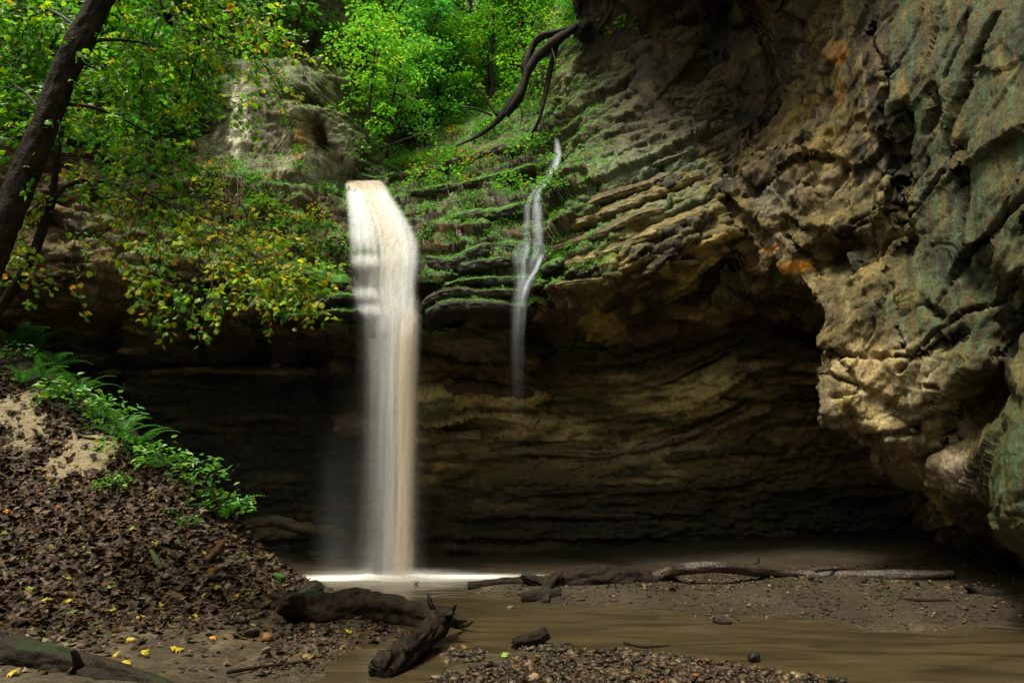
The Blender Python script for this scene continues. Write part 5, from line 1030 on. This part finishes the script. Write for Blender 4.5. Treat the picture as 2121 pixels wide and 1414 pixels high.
wood3("dead_tree", [[A_(945, 303, 12.6, .015), A_(990, 282, 12.5, .03), A_(1032, 250, 12.3, .05), A_(1058, 214, 12.1, .06), A_(1086, 172, 12.0, .055), A_(1088, 140, 11.9, .06), A_(1100, 104, 11.9, .05), A_(1120, 78, 11.8, .055), A_(1150, 70, 11.8, .045), A_(1182, 60, 11.8, .045)],
    [A_(1048, 240, 12.1, .05), A_(1078, 195, 11.9, .065), A_(1100, 135, 11.8, .07), A_(1140, 95, 11.7, .07), A_(1195, 55, 11.7, .06)], [A_(1093, 292, 12.2, .015), A_(1118, 245, 12.0, .03), A_(1133, 175, 11.9, .04), A_(1150, 105, 11.8, .04), A_(1160, 75, 11.7, .03)],
    [A_(1030, 240, 12.2, .03), A_(1010, 210, 12.2, .02), A_(990, 180, 12.2, .01)], [A_(1020, 240, 12.3, .02), A_(985, 225, 12.3, .015), A_(955, 222, 12.3, .008)], [A_(1098, 120, 11.9, .02), A_(1080, 95, 11.9, .012), A_(1072, 60, 11.9, .004)], [A_(1140, 90, 11.7, .02), A_(1150, 130, 11.6, .012), A_(1146, 165, 11.6, .004)], [A_(1065, 205, 12.0, .02), A_(1080, 230, 11.9, .012), A_(1078, 262, 11.9, .004)], [A_(1120, 76, 11.8, .018), A_(1108, 50, 11.8, .01), A_(1112, 20, 11.8, .004)]], BLACKW, "dead fallen tree with dark wet limbs hanging down the slope", "dead tree")
wood3("fallen_log", [[A_(690, 222, 15, .07), A_(730, 228, 15, .08), A_(770, 232, 15, .07)]], BARK, "short brown trunk lying across the hollow above the notch", "log", "stem")
wood3("thin_pole", [[A_(760, 318, 13.3, .012), A_(850, 285, 13.2, .014), A_(900, 270, 13.2, .008)]], PALEW, "thin pale fallen pole on the bank above the fall", "stick", "stem")

# ------------------------------------------------------------------ plants on ledges and slopes
def plant_proto(name, n, spread, h, size, stops, tpl=OVAL):
    a = RNG.uniform(0, 2*np.pi, n); r = spread*np.sqrt(RNG.random(n)); P = np.column_stack([r*np.cos(a), r*np.sin(a), RNG.uniform(.15, 1, n)*h*(1-.5*(r/spread)**2)])
    ax = np.column_stack([np.cos(a)+RNG.normal(0, .4, n), np.sin(a)+RNG.normal(0, .4, n), RNG.normal(-.1, .35, n)]); nn = np.column_stack([RNG.normal(0, .4, n), RNG.normal(-.2, .4, n), np.ones(n)])
    root = bpy.data.objects.new(name, None); col.objects.link(root); root["category"] = "plant"
    link("foliage", leafmesh("foliage", [leaves(tpl, P, ax, nn, RNG.uniform(.7, 1.3, n)*size, mixcol(stops, n))]), FERN, root)
    st = [tube([(0, 0, -.05), tuple(P[i]*np.array([.4, .4, .5])), tuple(P[i])], [.006, .005, .003], 4, .1, 0, 3., i, caps=False) for i in range(0, n, max(1, n//9))]
    link("stems", quads_to_mesh("stems", st), TWIG, root, kind="stuff"); return root
PG_ = [(4, (.06, .20, .02)), (3, (.10, .27, .02)), (2, (.04, .13, .02)), (1, (.05, .2, .07)), (.5, (.25, .30, .02))]
PR_ = [plant_proto("shrub", 90, .30, .38, .09, PG_), plant_proto("shrub", 120, .42, .5, .10, GREENS), plant_proto("shrub", 60, .2, .25, .065, PG_), plant_proto("shrub", 80, .32, .45, .085, [(3, (.2, .26, .02)), (2, (.3, .27, .02)), (2, (.09, .22, .02)), (.6, (.4, .2, .02))])]
ADJ = ['', 'broad ', 'tiny ', 'yellowing ']
def scatter_plants(zone, n, label, group, kinds, smin=.6, smax=1.1, up=-.1):
    c = 0; tries = 0
    while c < n and tries < n*6:
        tries += 1
        px, py = R_.uniform(*zone[0]), R_.uniform(*zone[1])
        if len(zone) > 2 and not zone[2](px, py): continue
        p, nrm = surf_A(px, py)
        if nrm[2] < up: continue
        kk = R_.choice(kinds)
        place(PR_[kk], p-nrm*.03, R_.uniform(0, 6.3), R_.uniform(smin, smax), ADJ[kk]+label, group, "shrub"); c += 1
scatter_plants([(800, 1000), (250, 400), lambda a, b: b > 400-(a-760)*.45-60], 26, "leafy plant on the brown bank right above the fall", "plants on the bank above the fall", [0, 1, 2, 3])
scatter_plants([(1000, 1160), (200, 400)], 22, "green plant under the dead limbs", "plants under the dead limbs", [0, 1, 2])
scatter_plants([(860, 1130), (400, 545)], 26, "green plant on the mossy ledges between the two falls", "plants on the mossy ledges", [0, 2, 2], .4, .8)
scatter_plants([(430, 720), (340, 590), lambda a, b: b > 330+(a-430)*.55 and b < 470+(a-430)*.5], 46, "plant on the slanting overgrown shelf left of the fall", "plants on the overgrown shelf", [0, 2, 3], .5, .95, -.4)
scatter_plants([(620, 760), (300, 420)], 8, "plant in the shade at the lip of the notch", "plants at the notch", [0, 2], .5, .8, -.5)
scatter_plants([(0, 430), (0, 330)], 60, "leafy bush on the upper left cliff", "bushes on the upper left cliff", [0, 1, 3], .9, 1.6, -.6)
scatter_plants([(600, 740), (590, 640)], 9, "plant on the wet ledge left of the fall", "plants on the wet ledge", [2], .35, .6, -.3)
scatter_plants([(1120, 1200), (420, 600)], 9, "green tuft on the ledge edge right of the side fall", "tufts right of the side fall", [2, 0], .4, .6, -.3)
scatter_plants([(1190, 1300), (-20, 90)], 12, "bush on the rim of the right shoulder", "bushes on the right rim", [1, 0], .8, 1.2, -.9)
for k, (px, py) in enumerate([(905, 608), (912, 592), (545, 648), (865, 668), (700, 668)]):
    p, nrm = surf_A(px, py); place(PR_[2], p-np.array([0, .2, 0]), k, .4, ["hanging fern tuft at the corner of the lower ledge", "second tuft just above the ledge corner", "lone plant under the left ledge", "small plant right at the fall's lower edge", "tiny plant hanging on the dark wall by the fall"][k], "hanging tufts", "shrub")

def moss_scatter(name, P, n_, w, count, label, smin=.016, smax=.05):
    w = np.clip(w.ravel(), 0, None)**1.3; w = w/w.sum(); i = RNG.choice(len(w), count, p=w); Q = P.reshape(-1, 3)[i]+RNG.normal(0, .01, (count, 3)); nn = n_.reshape(-1, 3)[i]
    ax = RNG.normal(0, 1, (count, 3)); nn = nn+RNG.normal(0, .5, (count, 3)); ax[:, 2] -= .2
    C = mixcol([(4, (.09, .27, .015)), (3, (.14, .36, .02)), (2, (.05, .15, .012)), (1, (.07, .23, .06)), (.6, (.24, .34, .02))], count)
    link(name, leafmesh(name, [leaves(KITE, Q+unit(nn)*.012, ax, nn, RNG.uniform(smin, smax, count), C)]), MOSSM, kind="stuff", label=label)
vis = mossA*sstep(17, 14, PA[..., 1])
moss_scatter("moss", PA, NA, vis, 60000, "bright moss and creeping leaves on the ledges and slopes")
Ps = np.concatenate([a.reshape(-1, 3) for a, b, c in SLABS]); Ns = np.concatenate([b.reshape(-1, 3) for a, b, c in SLABS]); Ws = np.concatenate([c.ravel() for a, b, c in SLABS])
moss_scatter("moss", Ps, Ns, Ws, 16000, "moss cushions along the edges of the rock slabs", .012, .035)
# brown roots and dry stems hanging over the left shelf
rt = []
for k in range(170):
    if k < 110: t = R_.random(); px, py = 360+t*270+R_.uniform(-50, 30), 250+t*240+R_.uniform(-20, 40)
    else: px, py = R_.uniform(820, 1150), R_.uniform(220, 330)
    p, nrm = surf_A(px, py); q = p+nrm*.06; L0 = R_.uniform(.3, .9)
    rt.append(tube([q, q+np.array([R_.uniform(-.1, .15), -.08, -L0*.5]), q+np.array([R_.uniform(-.1, .35), -.05, -L0])], [.008, .006, .003], 4, .12, 0, 3., k, caps=False))
link("dry_stems", quads_to_mesh("dry_stems", rt), bark_material("dry_stem", (.10, .05, .03), (.25, .15, .09), None, .6), kind="stuff", label="tangle of brown roots and dry stems over the slopes")

# ------------------------------------------------------------------ ferns and leafy plants on the bank crest
def frond_mesh(L=1.0, pairs=15):
    V, F = [], []
    for i in range(pairs):
        t = (i+.6)/pairs; x = t*L; z = .30*math.sin(t*1.9)*L-.34*t*t*L; w = .22*L*math.sin(min(1, t*2.3+.15)*math.pi/2)*(1-t)**.75+.012
        for s in (-1, 1):
            b = len(V); dx = .055*L; V += [(x-dx*.45, 0, z), (x+dx*.45, 0, z), (x+w*.35+dx*.2, s*w*.95, z-.10*w), (x+w*.3-dx*.35, s*w*.6, z-.02)]; F += [(b, b+1, b+2), (b, b+2, b+3)]
    for i in range(8):
        t0, t1 = i/8, (i+1)/8; b = len(V)
        for t in (t0, t1): z = .30*math.sin(t*1.9)*L-.34*t*t*L; V += [(t*L, -.008*L, z), (t*L, .008*L, z)]
        F += [(b, b+1, b+3), (b, b+3, b+2)]
    return np.array(V), np.array(F)
FV, FF = frond_mesh(); FC = np.broadcast_to(np.array([.045, .16, .03]), FV.shape)*RNG.uniform(.7, 1.3, (len(FV), 1)); FMESH = mesh_from("frond", FV, FF, FC, False); FMESH.materials.append(FERN)
def fern(p, s, label, n=9):
    root = link("fern", None, None, None, label, "fern", "ferns on the bank crest", loc=p)
    for k in range(n):
        o = link("frond", FMESH, None, root); sc_ = s*R_.uniform(.7, 1.1); o.scale = (sc_, sc_, sc_); o.rotation_euler = (R_.uniform(-.3, .3), R_.uniform(-.75, -.2), k*2*math.pi/n+R_.uniform(-.3, .3))
fl = [(20, 690, .55, "topmost fern at the left edge of the picture"), (70, 700, .5, "fern beside the topmost one above the bank"), (110, 735, .55, "fern with long arching fronds above the pale sand"), (40, 770, .45, "fern low at the left edge over the sand"), (165, 790, .55, "fern overhanging the dark wall below the arching one"), (120, 800, .4, "small fern under the arching fern"), (190, 845, .45, "fern half way down the crest"), (250, 880, .55, "upright fern on the crest above the black alcove"), (285, 900, .5, "fern right beside the upright one on the crest"), (330, 945, .4, "fern in the leafy clump on the crest"), (460, 1048, .45, "lowest fern sticking out towards the fall"), (85, 760, .4, "fern between the sand and the arching fern")]
for px, py, s, lb in fl:
    p = ground_hit(px, py+30); fern(p, s*1.25, lb)
for k, (px, py, s) in enumerate([(210, 880, .8), (230, 865, .9), (300, 925, .9), (350, 940, 1.1), (375, 950, 1.2), (395, 970, 1.1), (410, 1000, 1.0), (340, 960, .8), (430, 1025, .9), (440, 1045, .8), (240, 935, .6), (245, 990, .6), (30, 740, .9), (140, 830, .9), (175, 850, .8), (370, 925, 1.0), (230, 1010, .45), (350, 1060, .45), (390, 1080, .4), (470, 1060, .7), (500, 1150, .35), (15, 650, 1.0), (60, 680, .9)]):
    p = ground_hit(px, py+12); place(PR_[(k % 3)], p, k, s*1.1, ADJ[k % 3]+"leafy plant "+("on the upper crest of the bank beside the pale sand" if px < 240 and py < 900 else "in the clump at the crest above the black alcove" if py < 1060 and px > 280 else "sprouting alone from the brown leaf litter"), "leafy plants on the bank crest", "shrub")
wood3("thin_vine", [[(at(497, 960, 9.0), .004), (at(470, 985, 9.0), .005), (at(430, 1010, 9.0), .006)]], TWIG, "single thin shoot reaching out over the black alcove", "shoot", "stem")

# ------------------------------------------------------------------ near maples on the left
def maple(name, trunk, limbs, label, stops_of, density, size=(.046, .078)):
    """trunk and limbs as [(px, py, Y, r)]; leaves grow on side twigs of every limb"""
    tp = np.array([at(*q[:3]) for q in trunk]); b = tp[0].copy(); b[2] = ground_z(np.array(b[0]), np.array(b[1]))-.05; tp = np.vstack([b[None], tp])
    root = link(name, None, None, None, label, "tree", None, loc=b)
    V, F = tube(tp-b, [trunk[0][3]*1.25]+[q[3] for q in trunk], 48, .03, .10, 10., 2., knots=.12); link("trunk", quads_to_mesh("trunk", [(V, F)]), BARK, root)
    for l, dn in limbs:
        l = [(q[0], q[1] if q[1] < 540 else 540+(q[1]-540)*.5, q[2], q[3]) for q in l]
        P, R = resample([at(*q[:3]) for q in l], [q[3] for q in l], .06); V, F = tube([at(*q[:3]) for q in l], [q[3] for q in l], 7, .07, .1, 8., R_.random()*30, caps=False)
        bo = link("branch", quads_to_mesh("branch", [(V-b, F)]), TWIG, root); tw, ch = [], []
        m = len(P); T = np.gradient(P, axis=0)
        for i in range(m):
            t = i/m
            for _rep in range(int(dn*density*(.25+.9*t)+R_.random())):
                d = unit(T[i])*R_.uniform(.2, .9)+np.array([R_.gauss(0, .7), R_.gauss(0, .5), R_.gauss(-.25, .45)]); d = unit(d); L0 = R_.uniform(.18, .55)
                q = np.array([P[i], P[i]+d*L0*.5+np.array([0, 0, -.02]), P[i]+d*L0+np.array([0, 0, -.10*L0/.4])])
                tw.append(tube(q-b, [.005, .0035, .002], 4, .09, 0, 3., i, caps=False))
                n = int(L0/.026); s = RNG.uniform(.15, 1.05, n); Q = q[0]+(q[2]-q[0])*s[:, None]+RNG.normal(0, .035, (n, 3))
                ax = d[None]*.6+RNG.normal(0, .6, (n, 3))+np.array([0, 0, -.45]); nn = np.column_stack([RNG.normal(0, .45, n), RNG.normal(-.5, .4, n), np.ones(n)*.9])
                ch.append(leaves(MAPLE, Q-b, ax, nn, RNG.uniform(*size, n), mixcol(stops_of(P[i]), n), .03))
        if tw: link("twigs", quads_to_mesh("twigs", tw), TWIG, bo, kind="stuff")
        if ch: link("foliage", leafmesh("foliage", ch), LEAF, bo)
    return root
LG = [(5, (.10, .29, .018)), (3, (.17, .36, .018)), (2, (.06, .2, .015)), (1, (.32, .38, .018)), (.15, (.48, .30, .015))]
LY = [(4, (.15, .34, .018)), (4, (.32, .41, .018)), (2, (.48, .42, .018)), (.9, (.55, .32, .018)), (.15, (.45, .15, .015)), (1, (.08, .22, .014))]
def st_of(P):
    px, py, _ = project(P); return LY if (py > 370 and R_.random() < .8) or (px > 380 and R_.random() < .45) else LG
maple("leaning_maple", [(-240, 1120, 6.0, .13), (-130, 820, 5.75, .115), (-60, 640, 5.6, .105), (15, 448, 5.55, .10), (88, 272, 5.5, .098), (141, 136, 5.45, .096), (208, 0, 5.4, .092), (285, -160, 5.35, .085), (390, -400, 5.3, .07)],
  [([(150, 115, 5.45, .02), (200, 85, 5.6, .018), (270, 85, 5.8, .014), (350, 100, 6.0, .008), (420, 110, 6.1, .004)], .9), ([(112, 215, 5.5, .02), (190, 222, 5.7, .016), (260, 250, 5.9, .01), (330, 290, 6.1, .005), (370, 320, 6.2, .003)], .9),
   ([(175, 70, 5.4, .018), (110, 25, 5.6, .014), (40, 20, 5.8, .008), (-40, 40, 6, .004)], 1.0), ([(100, 250, 5.5, .015), (50, 190, 5.7, .012), (0, 170, 5.8, .006), (-50, 190, 5.9, .004)], 1.0), ([(220, -40, 5.4, .025), (300, -30, 5.7, .02), (380, 5, 6.0, .016), (405, 45, 6.1, .014), (412, 95, 6.15, .010), (396, 160, 6.2, .008), (388, 215, 6.2, .004)], .5),
   ([(405, 45, 6.1, .01), (450, 70, 6.2, .008), (510, 100, 6.4, .006), (560, 150, 6.5, .003)], .8), ([(396, 150, 6.2, .006), (430, 190, 6.3, .005), (480, 210, 6.4, .003)], .6), ([(80, 290, 5.5, .012), (40, 270, 5.6, .008), (-10, 240, 5.7, .004)], .8), ([(230, -60, 5.4, .02), (330, -40, 5.6, .014), (440, -10, 5.9, .01), (540, 30, 6.3, .005)], .9), ([(330, -30, 5.9, .012), (330, 30, 6.0, .01), (310, 90, 6.1, .008), (290, 150, 6.1, .005), (300, 200, 6.2, .003)], .9), ([(150, -60, 5.6, .012), (120, 20, 5.9, .010), (70, 70, 6.1, .007), (10, 90, 6.2, .004)], 1.0), ([(240, -60, 5.6, .014), (250, 20, 5.9, .01), (270, 90, 6.2, .007), (230, 150, 6.3, .004)], .9), ([(400, -40, 6.2, .012), (450, 10, 6.5, .01), (520, 50, 6.8, .006), (580, 70, 7, .003)], .9), ([(0, -60, 5.8, .015), (40, 30, 5.9, .01), (60, 90, 6.0, .006), (30, 130, 6, .003)], 1.0)],
  "thick dark maple trunk leaning across the upper left corner with green sprays", st_of, 2.6)
maple("slender_maple", [(-60, 740, 6.5, .05), (8, 628, 6.4, .045), (60, 545, 6.3, .04), (88, 475, 6.3, .037), (108, 412, 6.3, .032), (118, 330, 6.25, .022), (134, 240, 6.2, .018), (150, 120, 6.2, .014), (165, 0, 6.1, .01)],
  [([(110, 412, 6.3, .026), (135, 388, 6.25, .024), (180, 373, 6.2, .022), (250, 384, 6.15, .018), (330, 412, 6.1, .014), (410, 455, 6.1, .010), (480, 500, 6.1, .007), (560, 545, 6.1, .005), (635, 570, 6.1, .003)], 1.0),
   ([(250, 384, 6.15, .008), (300, 430, 6.05, .007), (330, 500, 6.0, .005), (330, 570, 6.0, .004), (345, 625, 6.0, .002)], .75), ([(360, 425, 6.1, .008), (420, 480, 6.05, .006), (435, 560, 6.0, .004), (437, 655, 6.0, .002)], .45), ([(480, 500, 6.1, .006), (530, 560, 6.1, .004), (570, 600, 6.1, .003), (530, 625, 6.1, .002)], .9),
   ([(300, 400, 6.1, .006), (270, 480, 6.0, .004), (255, 560, 5.95, .003), (300, 610, 5.95, .002)], .4), ([(135, 240, 6.2, .008), (200, 250, 6.3, .006), (260, 300, 6.4, .003)], .7), ([(118, 330, 6.25, .01), (170, 330, 6.3, .008), (250, 350, 6.4, .004)], .5), ([(108, 412, 6.3, .012), (70, 430, 6.2, .008), (30, 480, 6.1, .005), (20, 530, 6.1, .003)], .7), ([(330, 412, 6.1, .01), (420, 410, 6.2, .008), (500, 430, 6.3, .005), (540, 480, 6.3, .003)], 1.0), ([(410, 455, 6.1, .006), (480, 540, 6.1, .005), (570, 560, 6.1, .004), (620, 600, 6.1, .002)], .9), ([(180, 373, 6.2, .008), (170, 440, 6.1, .006), (150, 520, 6.1, .004), (150, 570, 6.1, .002)], .3), ([(150, 120, 6.2, .01), (220, 150, 6.4, .008), (300, 170, 6.6, .004)], .9)],
  "slender curved maple with a long arching bough of yellowing leaves", st_of, 2.0, (.042, .07))
